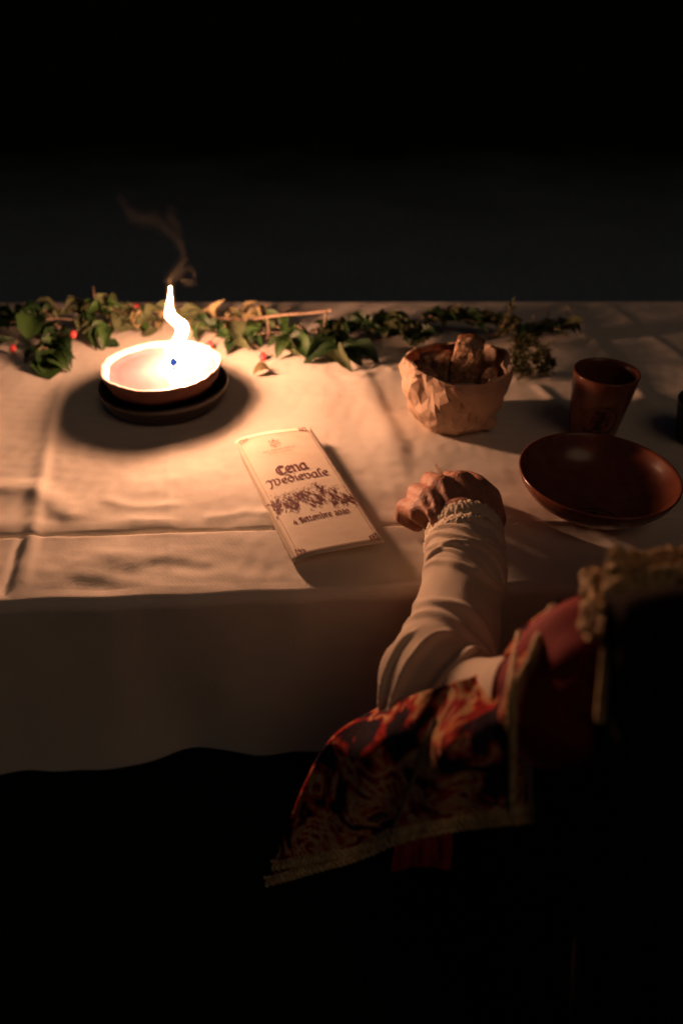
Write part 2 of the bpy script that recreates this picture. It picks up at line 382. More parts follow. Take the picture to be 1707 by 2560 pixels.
# dark dish under the bowl
v, f = lathe(bc, [(.060, .0005), (.068, .001), (.0745, .006), (.0790, .0125), (.0792, .0150), (.0805, .0160), (.0822, .0200), (.0828, .0250), (.0818, .0278), (.0798, .0285), (.0780, .0265), (.0755, .0205), (.068, .0175), (.055, .017)], 96)
wobj('dish', v, f, M['black'], cn)
def wob(a, r, z, j):
    k = max(0, (z-.02)/.032)
    dr = .0009*math.sin(3*a+1)+.0007*math.sin(7*a)+.0006*noise.noise(Vector((math.cos(a)*5, math.sin(a)*5, z*40)))
    dz = k*(.0012*math.sin(2*a+.4)+.0013*noise.noise(Vector((math.cos(a)*9, math.sin(a)*9, 3))))
    return r+dr, z+dz
v, f = lathe(bc, [(.045, .0185), (.057, .0190), (.0630, .022), (.0675, .029), (.0710, .037), (.0742, .045), (BR-.0008, RIM-.002), (BR-.0015, RIM)], 128, wob)
# leave the top open (shell closed by the inner lining)
f = f[:-128]; v = v[:-1]
bowl = wobj('bowl', v, f, M['terra'], cn)
v, f = lathe(bc, [(BR-.0015, RIM), (BR-.004, RIM+.0004), (BR-.0065, RIM-.003), (BR-.0095, RIM-.008), (BR-.012, RIM-.012), (BR-.014, RIM-.016)], 128, wob)
f = f[:-256]; v = v[:-2]
wobj('bowl_lining', v, f, M['waxed'], bowl)
WAXZ = RIM-.0095
def wobw(a, r, z, j): return r, z+(.0005*noise.noise(Vector((r*40*math.cos(a), r*40*math.sin(a), 0))) if r > .02 else 0)
v, f = lathe(bc, [(BR-.0085, WAXZ-.004), (BR-.0078, WAXZ+.0035), (BR-.0115, WAXZ+.0022), (BR-.0165, WAXZ+.0004), (BR-.021, WAXZ), (.035, WAXZ), (.012, WAXZ), (.006, WAXZ+.0004), (.0012, WAXZ+.001)], 96, wobw)
wax = wobj('wax', v, f, M['wax'], cn)
wk = at(434, 920, WAXZ); YW = wk.y
path = catmull([wk+Vector((0, 0, -.003)), wk+Vector((.0003, 0, .003)), wk+Vector((-.0004, 0, .008)), wk+Vector((0, 0, .011))], 8)
v, f = tube(path, [.0016]*7+[.001], 8); wobj('wick', v, f, M['wick'], cn)
def emis(name, col, st):
    m = bpy.data.materials.new(name); m.use_nodes = True; n = m.node_tree.nodes; n.clear()
    e = n.new('ShaderNodeEmission'); e.inputs[0].default_value = (*col, 1); e.inputs[1].default_value = st
    o = n.new('ShaderNodeOutputMaterial'); m.node_tree.links.new(e.outputs[0], o.inputs[0]); return m
M['flame'] = emis('flame', (1, .46, .25), FLAME_POWER)
M['blue'] = emis('blue flame base', (.06, .15, .62), .8)
FL = [(434, 909, 5), (430, 902, 12), (430, 893, 17), (432, 882, 19), (438, 865, 18.5), (448, 848, 17), (455, 832, 16), (455, 818, 17), (446, 806, 20), (434, 796, 18), (426, 785, 14), (424, 772, 10.5), (425, 756, 7.5), (426, 740, 5), (426, 726, 3.4), (426, 716, 1.5)]
cp = catmull([(a, b_, c) for a, b_, c in FL], 60)
def flame_mesh(k, add=0.0, lo=0, hi=60):
    v = []; n = 20
    for q in cp[lo:hi]:
        p = atY(q.x, q.y, YW+.001); dep = (p-CAM).dot(FW); r = max(q.z, 1)/FPX*dep*k+add
        for i in range(n): a = 2*PI*i/n; v.append(p+Vector((math.cos(a)*r, math.sin(a)*r*.8, 0)))
    f = grid_faces(n, hi-lo, True); f.append(tuple(reversed(range(n)))); f.append(tuple(range((hi-lo-1)*n, (hi-lo)*n))); return v, f
v, f = flame_mesh(.92, 0, 3); fl = wobj('flame', v, f, M['flame'], cn)
# soft orange mantle of the flame as glowing gas
mh = bpy.data.materials.new('flame mantle'); mh.use_nodes = True; n = mh.node_tree.nodes; n.clear()
e = n.new('ShaderNodeEmission'); e.inputs[0].default_value = (1, .33, .1, 1); e.inputs[1].default_value = 300
o = n.new('ShaderNodeOutputMaterial'); mh.node_tree.links.new(e.outputs[0], o.inputs['Volume'])
v, f = flame_mesh(1.05, .0012, 2); wobj('flame_mantle', v, f, mh, fl)
mg = mh.copy(); mg.name = 'flame outer glow'; [q for q in mg.node_tree.nodes if q.type == 'EMISSION'][0].inputs[1].default_value = 16
v, f = flame_mesh(1.12, .0034, 3); wobj('flame_glow', v, f, mg, fl)
v, f = [], []
p = atY(434, 905, YW-.006); n = 16
for j in range(9):
    t = j/8; z = -.0046+.0115*t; r = .0050*math.sin(PI*min(1, t*.93+.05))**.6
    for i in range(n): a = 2*PI*i/n; v.append(p+Vector((r*math.cos(a), r*math.sin(a), z)))
f = grid_faces(n, 9, True); f.append(tuple(reversed(range(n)))); f.append(tuple(range(8*n, 9*n)))
wobj('blue_base', v, f, M['blue'], fl)

# ------------------------------------------------------------------ smoke: one box of thin smoke curling up from the flame
SM = [[(426, 722, 4, 2.2), (424, 702, 6, 1.5), (434, 687, 9, .7), (452, 672, 9, .6), (459, 648, 5, .8), (454, 622, 5, .9), (447, 604, 8, .7), (432, 585, 10, .55), (418, 574, 10, .5)],
      [(447, 604, 6, .6), (449, 580, 8, .4), (438, 560, 9, .5), (427, 545, 10, .5), (432, 528, 9, .3)],
      [(418, 574, 10, .5), (388, 550, 13, .4), (352, 548, 13, .36), (330, 537, 9, .5), (312, 512, 7, .45), (303, 492, 7, .2)],
      [(456, 668, 6, .5), (478, 672, 6, .5), (485, 685, 5, .6)], [(440, 690, 6, .35), (460, 702, 7, .4), (482, 705, 6, .6)]]
sp0 = atY(270, 730, YW); sp1 = atY(520, 430, YW)
ms = bpy.data.materials.new('candle smoke'); ms.use_nodes = True; n = ms.node_tree.nodes; n.clear(); lk = ms.node_tree.links
def nd(t, **k):
    q = n.new(t)
    for a, v_ in k.items(): setattr(q, a, v_)
    return q
def mth(op, a, b_=None, c=None):
    q = nd('ShaderNodeMath', operation=op)
    for i, x in enumerate((a, b_, c)):
        if x is None: continue
        if isinstance(x, (int, float)): q.inputs[i].default_value = x
        else: lk.new(x, q.inputs[i])
    return q.outputs[0]
tc = nd('ShaderNodeTexCoord'); nz = nd('ShaderNodeTexNoise'); nz.inputs['Scale'].default_value = 55; nz.inputs['Detail'].default_value = 3
lk.new(tc.outputs['Object'], nz.inputs['Vector'])
sb = nd('ShaderNodeVectorMath', operation='SUBTRACT'); lk.new(nz.outputs['Color'], sb.inputs[0]); sb.inputs[1].default_value = (.5, .5, .5)
ma = nd('ShaderNodeVectorMath', operation='MULTIPLY_ADD'); lk.new(sb.outputs[0], ma.inputs[0]); ma.inputs[1].default_value = (.009, .009, .009); lk.new(tc.outputs['Object'], ma.inputs[2])
pos = ma.outputs[0]; total = None
for ch in SM:
    for (x0, y0, r0, d0), (x1, y1, r1, d1) in zip(ch[:-1], ch[1:]):
        A = atY(x0, y0, YW)-sp0; B = atY(x1, y1, YW)-sp0; D = B-A; rad = (r0+r1)/2/FPX*.93
        s1 = nd('ShaderNodeVectorMath', operation='SUBTRACT'); lk.new(pos, s1.inputs[0]); s1.inputs[1].default_value = A
        dt = nd('ShaderNodeVectorMath', operation='DOT_PRODUCT'); lk.new(s1.outputs[0], dt.inputs[0]); dt.inputs[1].default_value = D/D.length_squared
        cl = nd('ShaderNodeClamp'); lk.new(dt.outputs['Value'], cl.inputs[0])
        sc = nd('ShaderNodeVectorMath', operation='SCALE'); sc.inputs[0].default_value = D; lk.new(cl.outputs[0], sc.inputs['Scale'])
        s2 = nd('ShaderNodeVectorMath', operation='DISTANCE'); lk.new(s1.outputs[0], s2.inputs[0]); lk.new(sc.outputs[0], s2.inputs[1])
        q = mth('DIVIDE', s2.outputs['Value'], rad); q = mth('MULTIPLY', q, q); q = mth('MULTIPLY', mth('POWER', 2.718, mth('MULTIPLY', q, -1.0)), (d0+d1)/2)
        total = q if total is None else mth('MAXIMUM', total, q)
nz2 = nd('ShaderNodeTexNoise'); nz2.inputs['Scale'].default_value = 120; nz2.inputs['Detail'].default_value = 4; lk.new(tc.outputs['Object'], nz2.inputs['Vector'])
mr2 = nd('ShaderNodeMapRange'); mr2.inputs['From Min'].default_value = .3; mr2.inputs['From Max'].default_value = .68; mr2.inputs['To Min'].default_value = .15; lk.new(nz2.outputs[0], mr2.inputs['Value'])
den = mth('MULTIPLY', mth('MULTIPLY', total, mr2.outputs[0]), 3.2)
pv = nd('ShaderNodeVolumePrincipled'); pv.inputs['Color'].default_value = (.8, .72, .5, 1); lk.new(den, pv.inputs['Density'])
out = nd('ShaderNodeOutputMaterial'); lk.new(pv.outputs[0], out.inputs['Volume'])
try: ms.cycles.volume_step_rate = .25
except Exception: pass
so = empty('tmp', sp0); COL.objects.unlink(so); bpy.data.objects.remove(so)
me = bpy.data.meshes.new('smoke'); bx = box(((sp1.x-sp0.x)/2, 0, (sp1.z-sp0.z)/2), abs(sp1.x-sp0.x), .05, abs(sp1.z-sp0.z))
me.from_pydata([tuple(q) for q in bx[0]], [], bx[1]); me.materials.append(ms)
so = link(bpy.data.objects.new('smoke', me)); so.location = sp0
tag(so, 'thin wisp of smoke curling up from the candle flame', 'smoke', kind='stuff')

# ------------------------------------------------------------------ leaflet
CORN = {'BL': at(740, 1398, .0105), 'BR': at(962, 1355, .014), 'TR': at(775, 1068, .014), 'TL': at(583, 1102, .003)}
def leaf_pt(u, v, lift=0.0):
    p = (CORN['BL']*(1-u)+CORN['BR']*u)*(1-v) + (CORN['TL']*(1-u)+CORN['TR']*u)*v
    z = (.0012+.003*min(1, max(0, v)))*math.sin(PI*min(1, max(0, u))**.75) - .004*math.exp(-u/.05)
    return Vector((p.x, p.y, p.z+z+lift))
def px2uv(px, py):
    u, v = .5, .5
    for _ in range(12):
        def pj(a, b_):
            d = leaf_pt(a, b_)-CAM; w_ = d.dot(FW); return (853.5+FPX*d.x/w_, 1280-FPX*d.dot(UP)/w_)
        x, y = pj(u, v); x1, y1 = pj(u+.01, v); x2, y2 = pj(u, v+.01)
        a, b_, c, d = (x1-x)/.01, (x2-x)/.01, (y1-y)/.01, (y2-y)/.01; det = a*d-b_*c; ex, ey = px-x, py-y
        u += (d*ex-b_*ey)/det; v += (a*ey-c*ex)/det
    return u, v
lf = empty('leaflet', ((CORN['BL']+CORN['TR'])/2).to_tuple()[:2]+(T,), 'printed cream dinner leaflet with dark red lettering lying on the tablecloth', 'leaflet')
def sheet(lift, u0, u1, v0, v1, nu=26, nv=30):
    vs = [leaf_pt(u0+(u1-u0)*i/(nu-1), v0+(v1-v0)*j/(nv-1), lift) for j in range(nv) for i in range(nu)]
    return vs, grid_faces(nu, nv)
v, f = sheet(0, 0, 1, 0, 1); cover = wobj('cover_page', v, f, M['paper'], lf); solid(cover, .0003)
for k, (du, lift) in enumerate(((-.022, -.0012), (.004, -.0021))):
    v, f = sheet(lift, du, .985, .012, .996); solid(wobj('inner_page', v, f, M['paper'], lf), .0003)
LW, LH = .098, .21
def nibstroke(mb, pts, org, ex, ey, nib=.15, ang=40, lift=.0004, n=None, taper=False):
    """pts in glyph units; org, ex, ey in leaflet millimetre space -> swept broad pen"""
    q = catmull([(p[0], p[1], 0) for p in pts], n or max(6, 5*len(pts))) if len(pts) > 2 else [Vector((pts[0][0]+(pts[1][0]-pts[0][0])*k/3, pts[0][1]+(pts[1][1]-pts[0][1])*k/3, 0)) for k in range(4)]
    nx_, ny_ = nib*math.cos(math.radians(ang))/2, nib*math.sin(math.radians(ang))/2; th = nib*.16
    L_, k0 = [], len(mb.v)
    for i, p in enumerate(q):
        t = (q[min(i+1, len(q)-1)]-q[max(i-1, 0)]); t.normalize() if t.length > 0 else None
        s_ = 1 if not taper else .25+.75*math.sin(PI*i/(len(q)-1))
        side = Vector((-t.y, t.x, 0)); o_ = Vector((nx_, ny_, 0))
        if side.dot(o_) < 0: o_ = -o_
        o_ = o_*s_+side*th
        for sg in (-1, 1):
            g_ = p+o_*sg; m_ = Vector(org)+Vector(ex)*g_.x+Vector(ey)*g_.y
            mb.v.append(leaf_pt(m_.x/LW, m_.y/LH, lift))
    for i in range(len(q)-1): a = k0+2*i; mb.f.append((a, a+1, a+3, a+2))
G = {'C': (1.05, [[(1.0, 1.1), (.6, 1.3), (.18, .95), (.12, .4), (.45, .0), (1.0, .18)], [(.5, 1.2), (.42, .65), (.5, .12)], [(.55, 1.25), (.82, 1.08), (1.05, 1.3)]]),
 'e': (.72, [[(.14, .5), (.6, .62), (.58, .92), (.36, 1.0), (.12, .7), (.13, .25), (.4, 0), (.7, .16)]]),
 'n': (.9, [[(0, .88), (.12, 1), (.17, .5), (.16, .05), (.28, 0)], [(.17, .72), (.48, 1.0), (.68, .8), (.66, .1), (.82, .04)]]),
 'a': (.88, [[(.7, 1), (.36, 1), (.1, .6), (.14, .12), (.4, 0), (.64, .35)], [(.72, 1.05), (.66, .5), (.68, .1), (.85, .02)]]),
 'M': (1.45, [[(-.35, 1.0), (-.05, 1.28), (.2, 1.05), (.22, .4), (-.02, -.3), (-.2, -.3)], [(.22, .9), (.5, 1.22), (.7, 1.0), (.66, .4), (.62, .02)], [(.68, .92), (1.0, 1.2), (1.24, .9), (1.16, .3), (.95, 0), (.75, .05)]]),
 'd': (.9, [[(-.02, 1.42), (.3, 1.58), (.62, 1.15), (.76, .5), (.45, 0), (.13, .3), (.2, .8), (.5, .95), (.7, .7)]]),
 'i': (.42, [[(.04, .88), (.17, 1), (.2, .4), (.2, .08), (.36, .02)], [(.14, 1.36), (.32, 1.52)]]),
 'v': (.88, [[(0, .93), (.15, 1.08), (.19, .5), (.24, .15), (.38, 0)], [(.2, .85), (.52, 1.06), (.74, .72), (.62, .2), (.38, 0)]]),
 'l': (.52, [[(.62, 1.58), (.34, 1.6), (.2, 1.2), (.2, .3), (.24, .04), (.42, .04)]]),
 'S': (.85, [[(.78, 1.12), (.42, 1.3), (.1, 1.02), (.36, .7), (.7, .42), (.56, .03), (.05, .08)], [(.3, 1.2), (.45, .2)]]),
 't': (.6, [[(.2, 1.25), (.2, .6), (.22, .1), (.4, 0), (.55, .1)], [(0, .95), (.5, .95)]]),
 'm': (1.3, [[(0, .88), (.12, 1), (.17, .5), (.16, 0)], [(.17, .72), (.42, 1.0), (.58, .8), (.56, 0)], [(.58, .72), (.84, 1.0), (1.02, .8), (1.0, .1), (1.15, .04)]]),
 'b': (.84, [[(.1, 1.62), (.13, .8), (.14, .15), (.42, 0), (.68, .35), (.6, .85), (.32, .98), (.13, .75)]]),
 'r': (.62, [[(.02, .9), (.14, 1), (.17, .5), (.17, 0)], [(.17, .72), (.38, 1.02), (.58, .9)]]),
 '4': (.8, [[(.5, 1.1), (.08, .3), (.75, .3)], [(.52, .7), (.5, -.25)]]),
 '2': (.8, [[(.1, .8), (.35, 1.05), (.6, .8), (.12, .06)], [(.12, .06), (.4, .1), (.7, 0)]]),
 '0': (.85, [[(.4, 1.02), (.12, .75), (.12, .25), (.4, 0), (.68, .25), (.68, .75), (.4, 1.02)]]), ' ': (.55, [])}
def text_line(mb, s_, pa, pb, nib, xh=None):
    a = px2uv(*pa); b_ = px2uv(*pb); A = Vector((a[0]*LW, a[1]*LH, 0)); B = Vector((b_[0]*LW, b_[1]*LH, 0)); wtot = sum(G[c][0] for c in s_)
    ex = (B-A)/wtot; ey = Vector((-ex.y, ex.x, 0)); x = 0
    if xh: ey = ey.normalized()*xh
    for c in s_:
        for st in G[c][1]: nibstroke(mb, [(p[0]+x, p[1]) for p in st], A, ex, ey, nib)
        x += G[c][0]
mb = MB(); text_line(mb, 'Cena', (696, 1188), (773, 1171), .25); text_line(mb, 'Medievale', (678, 1217), (824, 1187), .2, .0082)
wobj('title_lettering', mb.v, mb.f, M['ink'], cover, False)
mb = MB(); text_line(mb, '4 Settembre 2020', (736, 1311), (875, 1281), .24)
wobj('date_lettering', mb.v, mb.f, M['ink'], cover, False)
# woodcut of a crowded fight: heads, bodies, limbs, spears as pen marks
rnd = random.Random(11); mb = MB()
u0, v0 = px2uv(677, 1264); u1, v1 = px2uv(866, 1228); A = Vector((u0*LW, u0*0+v0*LH, 0)); B = Vector((u1*LW, v1*LH, 0))
ex = (B-A); ey = Vector((-ex.y, ex.x, 0)); ey = ey.normalized()*.0175
def top(x): return .55+.32*math.sin(2.6*x+.2)+.16*math.sin(11*x+1)+.10*math.sin(23*x)
def bot(x): return -.75+.28*math.sin(3.3*x+.5)+.12*math.sin(13*x)
Z3 = Vector((0, 0, 0))
def S(p, nib=.03, ang=35, taper=True): nibstroke(mb, p, A, ex, ey*1.0, nib*.42, ang, .00042, taper=taper)
for k in range(44):                                     # figures
    x = (k+.5)/44+rnd.uniform(-.015, .015); hi, lo = top(x), bot(x); y = lo+(hi-lo)*rnd.random()
    r_ = rnd.uniform(.022, .034); a0 = rnd.uniform(0, 6)
    S([(x+r_*math.cos(a0+t*1.2), y+4.2*r_*math.sin(a0+t*1.2)) for t in range(5)], .022, 40, False)
    dx = rnd.uniform(-.05, .05)
    for q in range(3): S([(x+q*.012-.01, y-.12), (x+dx*.5+q*.014, y-.3), (x+dx+q*.016, y-.5)], .026)
    S([(x, y-.18), (x+rnd.uniform(.03, .09)*rnd.choice((-1, 1)), y-.1+rnd.uniform(-.1, .25))], .02, 40, False)
    S([(x+dx, y-.5), (x+dx+rnd.uniform(-.05, .05), y-.65), (x+dx*1.6+rnd.uniform(-.05, .05), y-.85)], .022)
for k in range(230):                                     # hatching
    x = rnd.random(); hi, lo = top(x), bot(x); y = lo+(hi-lo)*rnd.random(); l_ = rnd.uniform(.02, .07); a0 = rnd.uniform(-.7, 1.1)
    c_, s_ = math.cos(a0), math.sin(a0)*3.4
    S([(x, y), (x+l_*c_*.5+.006, y+l_*s_*.5+.04), (x+l_*c_, y+l_*s_)], rnd.uniform(.012, .03))
for x, y, l_, s_ in ((.18, .15, .07, .55), (.5, .2, .3, .4), (.55, .05, .32, .42), (.05, -.1, .2, .05), (.68, -.55, .3, .05), (.15, -.8, .3, .08), (.4, -.6, .22, .1), (.85, .45, .09, .3)):
    S([(x, y), (x+l_/2, y+s_/2+.03), (x+l_, y+s_)], .018, 40, False)
wobj('battle_woodcut', mb.v, mb.f, M['ink'], cover, False)
# border line, corner scrolls, crest, tiny faded caption
mb = MB(); E1, E2 = Vector((LW, 0, 0)), Vector((0, LH, 0))
bd = [(.055, .03), (.945, .03), (.945, .97), (.055, .97)]
for i in range(4):
    a, b_ = bd[i], bd[(i+1) % 4]; nibstroke(mb, [a, ((a[0]+b_[0])/2, (a[1]+b_[1])/2), b_], Z3, E1, E2, .0045, 20, .0004, n=24)
wobj('border_line', mb.v, mb.f, M['ink2'], cover, False)
for px_, py_, sx_, sy_, mt in ((752, 1377, 1, 1, 'ink'), (931, 1341, -1, 1, 'ink'), (756, 1076, -1, -1, 'ink'), (612, 1104, 1, -1, 'ink2')):
    u, v = px2uv(px_, py_); mb = MB(); O = Vector((u*LW, v*LH, 0)); a, b_ = Vector((sx_*.0055, 0, 0)), Vector((0, sy_*.0055, 0))
    for cx, cy, r_ in ((-.35, -.35, .55), (.45, -.45, .4), (-.45, .45, .4), (.05, .05, .3)):
        nibstroke(mb, [(cx+r_*(1-.14*t)*math.cos(t*1.0+cx*9), cy+r_*(1-.14*t)*math.sin(t*1.0+cx*9)) for t in range(7)], O, a, b_, .2, 40, .0004, taper=True)
    nibstroke(mb, [(-.9, .9), (-.95, -.2), (-.9, -.9), (-.2, -.95), (.9, -.9)], O, a, b_, .16, 30, .0004, taper=True)
    nibstroke(mb, [(.3, .3), (.5, 0), (.9, -.1)], O, a, b_, .2, 30, .0004, taper=True)
    wobj('corner_ornament', mb.v, mb.f, M[mt], cover, False)
u, v = px2uv(688, 1110); O = Vector((u*LW, v*LH, 0)); a, b_ = Vector((.0062, 0, 0)), Vector((0, .0075, 0)); mb = MB()
for p in ([(-.5, .6), (0, .5), (.5, .6), (.52, -.1), (0, -.7), (-.52, -.1), (-.5, .6)], [(-.8, .3), (-1, -.2), (-.6, -.6), (-.2, -.9)], [(.8, .3), (1, -.2), (.6, -.6), (.2, -.9)],
          [(-.8, .6), (-.95, .9), (-.6, .8)], [(.8, .6), (.95, .9), (.6, .8)], [(-.3, .75), (-.15, 1.05), (0, .8), (.15, 1.05), (.3, .75)], [(0, 1.0), (0, 1.5)], [(-.1, 1.3), (.12, 1.34)]):
    nibstroke(mb, p, O, a, b_, .14, 40, .0004)
nibstroke(mb, [(-.05, .2), (.08, -.05), (0, -.25)], O, a, b_, .3, 30, .0004, taper=True)
wobj('crest', mb.v, mb.f, M['ink2'], cover, False)
mb = MB()
for (pa, pb, words, h) in (((660, 1134), (739, 1117), (4, 7, 6), .0021), ((674, 1137), (732, 1125), (9, 1, 9), .0013)):
    a = px2uv(*pa); b_ = px2uv(*pb); P0 = Vector((a[0]*LW, a[1]*LH, 0)); P1 = Vector((b_[0]*LW, b_[1]*LH, 0)); tot = sum(words)+len(words)-1; dx = (P1-P0)/tot; dy = Vector((-dx.y, dx.x, 0)).normalized()*h; x = 0
    for wd in words:
        for c in range(wd):
            hh = 1.7 if c == 0 else 1.0
            nibstroke(mb, [(x+.1, hh*.9), (x+.2, hh*.5), (x+.15, .05)], P0, dx, dy, .26, 30)
            nibstroke(mb, [(x+.2, .8), (x+.5, .95 if c % 2 else .5), (x+.62, .1 if c % 3 else .9)], P0, dx, dy, .18, 30); x += 1
        x += 1
wobj('faded_caption', mb.v, mb.f, M['ink2'], cover, False)

# ------------------------------------------------------------------ glazed plate and cup
def emblem(c, ax, ay, nrm_pt, name, parent):
    """painted ring with a rearing beast, pen marks laid on the glaze through nrm_pt(x, y)"""
    mb = MB()
    def st(pts, w_, n=None, closed=False):
        q = catmull([(p[0], p[1], 0) for p in pts], n or 6*len(pts)); k0 = len(mb.v)
        for i, p in enumerate(q):
            t = (q[min(i+1, len(q)-1)]-q[max(i-1, 0)]).normalized(); s = Vector((-t.y, t.x, 0))*w_/2
            for sg in (-1, 1): g_ = p+s*sg; mb.v.append(nrm_pt(g_.x, g_.y))
        for i in range(len(q)-1): a = k0+2*i; mb.f.append((a, a+1, a+3, a+2))
    ring = lambda r: [(r*math.cos(2*PI*k/16), r*math.sin(2*PI*k/16)) for k in range(17)]
    st(ring(1), .07, 80); 
    st([(-.1, -.55), (-.05, -.1), (.1, .25), (.05, .55)], .3); st([(.05, .5), (-.2, .62), (-.32, .5)], .2); st([(.05, .6), (.18, .72), (.25, .6)], .12)
    st([(0, .2), (-.3, .3), (-.5, .15)], .1); st([(0, .05), (-.35, .0), (-.5, -.15)], .1); st([(-.1, -.4), (-.3, -.55), (-.35, -.8)], .13); st([(0, -.4), (.2, -.55), (.15, -.8)], .13)
    st([(.05, -.35), (.4, -.3), (.5, .05), (.35, .25), (.55, .45)], .09)
    st([(-.75, -.6), (0, -.85), (.75, -.6)], .06)
    return wobj(name, mb.v, mb.f, M['mark'], parent, False)
PH = .043
pc = at(1496, 1180, PH); pc.z = T; PR = .0795
pl = empty('plate', pc, 'deep glazed brown clay plate on the cloth at the right edge', 'plate')
prof = [(.030, .0004), (.036, .0006), (.037, .003), (.040, .0055), (.054, .0115), (.067, .0215), (.0755, .033), (PR-.0006, PH-.001), (PR-.0006, PH+.0006), (PR-.0022, PH+.001), (PR-.004, PH-.001), (.0722, .034), (.064, .0232), (.052, .0142), (.036, .0095), (.02, .0078)]
v, f = lathe(pc, prof, 112); wobj('plate_body', v, f, M['glaze'], pl)
ins = sorted([(r, z) for r, z in prof[10:]])
def inz(r):
    R_ = [0]+[q[0] for q in ins]; Z_ = [ins[0][1]]+[q[1] for q in ins]; return float(np.interp(r, R_, Z_))
ec = (-.008, -.036)
def pp(x, y):
    X_, Y_ = ec[0]+x*.024, ec[1]+y*.021; return Vector((pc.x+X_, pc.y+Y_, pc.z+inz(math.hypot(X_, Y_))+.0007))
emblem(pc, 0, 0, pp, 'painted_emblem', pl)
CH = .083
cc = at(1516, 928, CH); cc.z = T; CR = .0375
cu = empty('cup', cc, 'brown glazed clay cup standing behind the plate', 'cup')
cprof = [(.024, .0004), (.0262, .001), (.0272, .004), (.0300, .025), (.0335, .052), (.0365, .074), (CR-.0003, CH-.001), (CR-.0010, CH+.0004), (CR-.0030, CH), (CR-.0042, CH-.003), (.0325, .07), (.0295, .05), (.0262, .025), (.0235, .008), (.015, .006)]
v, f = lathe(cc, cprof, 96); wobj('cup_body', v, f, M['glaze'], cu)
def cpt(x, y):
    z = .033+y*.0205; r = float(np.interp(z, [.004, .025, .052, .074], [.0272, .03, .0335, .0365]))+.0004; a = -PI/2-.22+x*.0205/r
    return Vector((cc.x+r*math.cos(a), cc.y+r*math.sin(a), cc.z+z))
emblem(cc, 0, 0, cpt, 'painted_emblem', cu)
# a second dark clay cup of which only the edge reaches into the picture
c2 = at(1745, 1100, .0); c2.z = T
cu2 = empty('cup', c2, 'dark clay cup cut off by the right edge of the picture', 'cup')
v, f = lathe(c2, [(r*1.0, z*.62) for r, z in cprof], 64); wobj('cup_body', v, f, M['black'], cu2)

# ------------------------------------------------------------------ paper bag with bread
BH = .080
gc = at(1141, 902, BH); gc.z = T
pb = empty('paper_bag', gc, 'crumpled brown paper bag rolled open round pieces of bread', 'paper bag')
rb = random.Random(5)
NS = 58
prof = [(.041, .0006), (.046, .006), (.050, .014), (.0535, .022), (.057, .031), (.060, .041), (.0625, .051), (.0642, .061), (.0650, .069), (.0642, .0755), (.0620, .0800), (.0595, .0805), (.0582, .0785)]
def ridged(p): return 1-2*abs(noise.noise(p))
v = []
for j, (r, z) in enumerate(prof):
    for i in range(NS):
        a = 2*PI*(i+.4*rb.uniform(-1, 1))/NS; q = Vector((math.cos(a), math.sin(a), z*16))
        cr_ = .0068*ridged(q*1.7+Vector((3, 1, 0)))+.0034*ridged(q*3.7)+rb.uniform(-.0008, .0008)-.0045
        if j == 0: cr_ *= .5
        hz_ = .0032*math.sin(2*a+.6)+.0025*noise.noise(q*2.2)*2 if z > .045 else (.0012*noise.noise(q*3) if .003 < z else 0)
        if j in (1, 2) and -.75 < a-2*PI*(a > PI) < -.45: cr_ += .012
        cr_ += .0014*ridged(q*8+Vector((5, 2, 0)))+r*.955-r
        v.append((gc.x+(r+cr_)*math.cos(a), gc.y+(r+cr_)*math.sin(a), T+max(.0004, z+hz_)))
f = grid_faces(NS, len(prof), True); v.append((gc.x, gc.y, T+.0006)); f += [((i+1) % NS, i, len(v)-1) for i in range(NS)]
f2 = []
for q in f: f2 += ([q] if len(q) == 3 else ([(q[0], q[1], q[2]), (q[0], q[2], q[3])] if rb.random() < .5 else [(q[0], q[1], q[3]), (q[1], q[2], q[3])]))
solid(wobj('bag_wall', v, f2, M['kraft'], pb, False), .0007, -1)
# folded over lip at the front right and torn lip at the front left
fp = []
PR_ = [q[0] for q in prof[:10]]; PZ_ = [q[1] for q in prof[:10]]
for jj in range(8):
    for ii in range(22):
        a = -1.75+1.55*ii/21; dz_ = (.006+.036*math.sin(PI*(ii/21)**.8)**1.2)*jj/7; z = .0815-dz_+.002*math.sin(2*a+.6)
        r_f = float(np.interp(z, PZ_, PR_))*.945+.0032+.004*(jj/7)*(1-jj/14)+.0012*ridged(Vector((a*2.2, z*40, 2)))
        fp.append((gc.x+r_f*math.cos(a), gc.y+r_f*math.sin(a), T+z))
solid(wobj('folded_lip', fp, grid_faces(22, 8), M['kraft'], pb, False), .0006, 0)
def flap(pts, name='folded_lip'):
    n_ = len(pts); v = [atD(*p) for p in pts]; v += [p+FW*.0012 for p in v]
    f = [tuple(range(n_)), tuple(reversed(range(n_, 2*n_)))]+[(i, i+n_, (i+1) % n_+n_, (i+1) % n_) for i in range(n_)]
    return wobj(name, v, [q for q in f], M['kraft'], pb, False)
